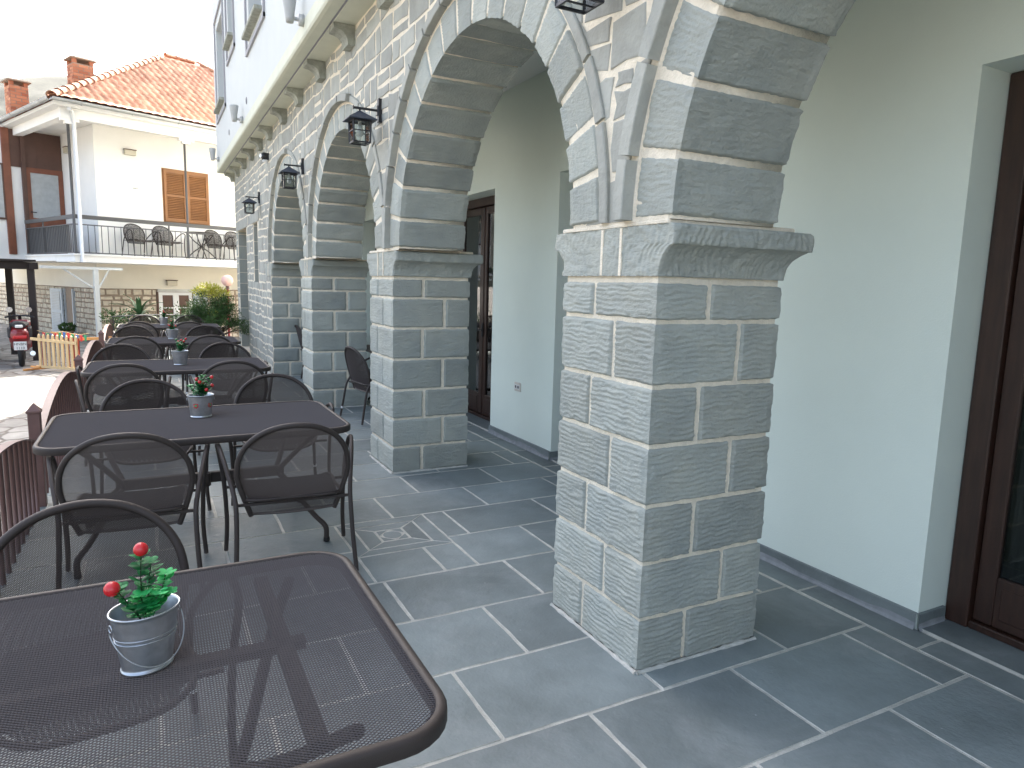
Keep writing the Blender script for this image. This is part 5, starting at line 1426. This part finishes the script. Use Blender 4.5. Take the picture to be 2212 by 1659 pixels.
# palm-like plant
r = plant_root('palm', 'small palm with arching strap leaves beyond the farthest table', (-.24,16.3,0))
a = Acc(); R2 = random.Random(5)
for k in range(22):
    an = k*2.4; L = R2.uniform(.50,.78); el = R2.uniform(.2,1.3); rows = []
    for i in range(9):
        t = i/8; x = L*t*math.cos(el*(1-.2*t)); z = L*(math.sin(el)*t*1.1 - .75*t*t*(1.2-el*.5)); w_ = .042*math.sin(min(1,t*1.15+.12)*PI)**.6*(1-t*.4)
        c_, s_ = math.cos(an), math.sin(an); rows.append([(x*c_-s_*w_, x*s_+c_*w_, .78+z+.01), (x*c_, x*s_, .78+z), (x*c_+s_*w_, x*s_-c_*w_, .78+z+.01)])
    a.grid(np.array(rows), 0, True)
a.build('fronds', M['palm'], r)
a = Acc(); a.tube([(0,0,.25),(.01,0,.55),(0,0,.79)], .022, 8); a.build('trunk', M['bark'], r)
a = Acc(); a.lathe([(.001,0),(.14,0),(.18,.28),(.19,.28),(.19,.31),(.17,.31),(.001,.27)], n=20); a.build('pot', M['clay'], r)
def low_shrub(x, y, h, rad, label, seed, m='green', n=900):
    r = plant_root('shrub', label, (x,y,-.17)); R = np.random.default_rng(seed); lf = Acc(); br = Acc()
    for k in range(14):
        tip = np.array((R.uniform(-rad,rad), R.uniform(-rad,rad), h*R.uniform(.6,1))); br.tube([(0,0,0),tuple(tip*.5+np.array((0,0,.05))),tuple(tip)], [.008,.006,.002], 5); needles(lf, tip, (rad*.4,rad*.4,h*.18), n//14, .055, .014, R)
    lf.build('foliage', M[m], r); br.build('branches', M['bark'], r)
low_shrub(-.55,16.6,.95,.35,'low leafy shrub left of the small palm',9); low_shrub(.25,16.9,1.05,.35,'thin leafy shrub right of the small palm',10,n=500)
# potted plant by the side window
x,y,z = hp(.55,2.65,-.17)
r = plant_root('potted_plant','leafy plant in a clay pot below the side window of the house',(x,y,z))
a = Acc(); a.lathe([(.001,0),(.11,0),(.155,.22),(.17,.22),(.17,.25),(.15,.25),(.001,.22)], n=20); a.build('pot', M['clay'], r)
a = Acc(); needles(a, (0,0,.34), (.20,.16,.10), 420, .07, .018, np.random.default_rng(4)); a.build('foliage', M['green'], r)
# globe lamp on dark red post
r = obj_empty('globe_lamp', 'pink globe lamp on a dark red post at the end of the stone building', 'lamp', None, (1.62,17.9,-.17))
a = Acc(); a.tube([(0,0,0),(0,0,1.52)], .028, 10); a.build('post', M['redpaint'], r)
a = Acc(); a.tube([(0,0,1.52),(0,0,1.60)], [.05,.035], 12); a.build('collar', M['rail'], r)
a = Acc(); a.sphere((0,0,1.72), .135, 24); a.build('globe', M['globe'], r)
# thin wire rail at the end of the terrace
r = Acc(); r.tube([(x, 15.9+.15*math.sin(x*1.5), .80+.03*math.sin((x+.7)*2)) for x in np.linspace(-.75,1.5,20)], .010, 6)
for x in np.linspace(-.7,1.4,9): r.tube([(x,15.9+.15*math.sin(x*1.5),-.05),(x,15.9+.15*math.sin(x*1.5),.80+.03*math.sin((x+.7)*2))], .007, 5)
tag(r.build('wire_railing', M['railgrey']), 'thin dark wire railing closing the far end of the terrace', 'railing')

# dark green boards added as a backdrop, darkening the bright gap behind the carport
r = Acc(); p0 = np.array((-3.05,18.35)); p1 = np.array((-4.6,17.0)); dv = (p1-p0)/np.linalg.norm(p1-p0); L_ = np.linalg.norm(p1-p0)
M['greenpaint'] = mat('dark_green_paint', (.012,.030,.018), .6, var=.2, vscale=5)
for k in range(int(L_/.14)):
    a_ = p0+dv*k*.14; b_ = p0+dv*(k*.14+.134); r.bar((a_[0],a_[1],.72),(b_[0],b_[1],.72),.03,1.78)
tag(r.build('backdrop_boards', M['greenpaint']), 'dark green board backdrop added at the left edge behind the carport frame', 'backdrop')
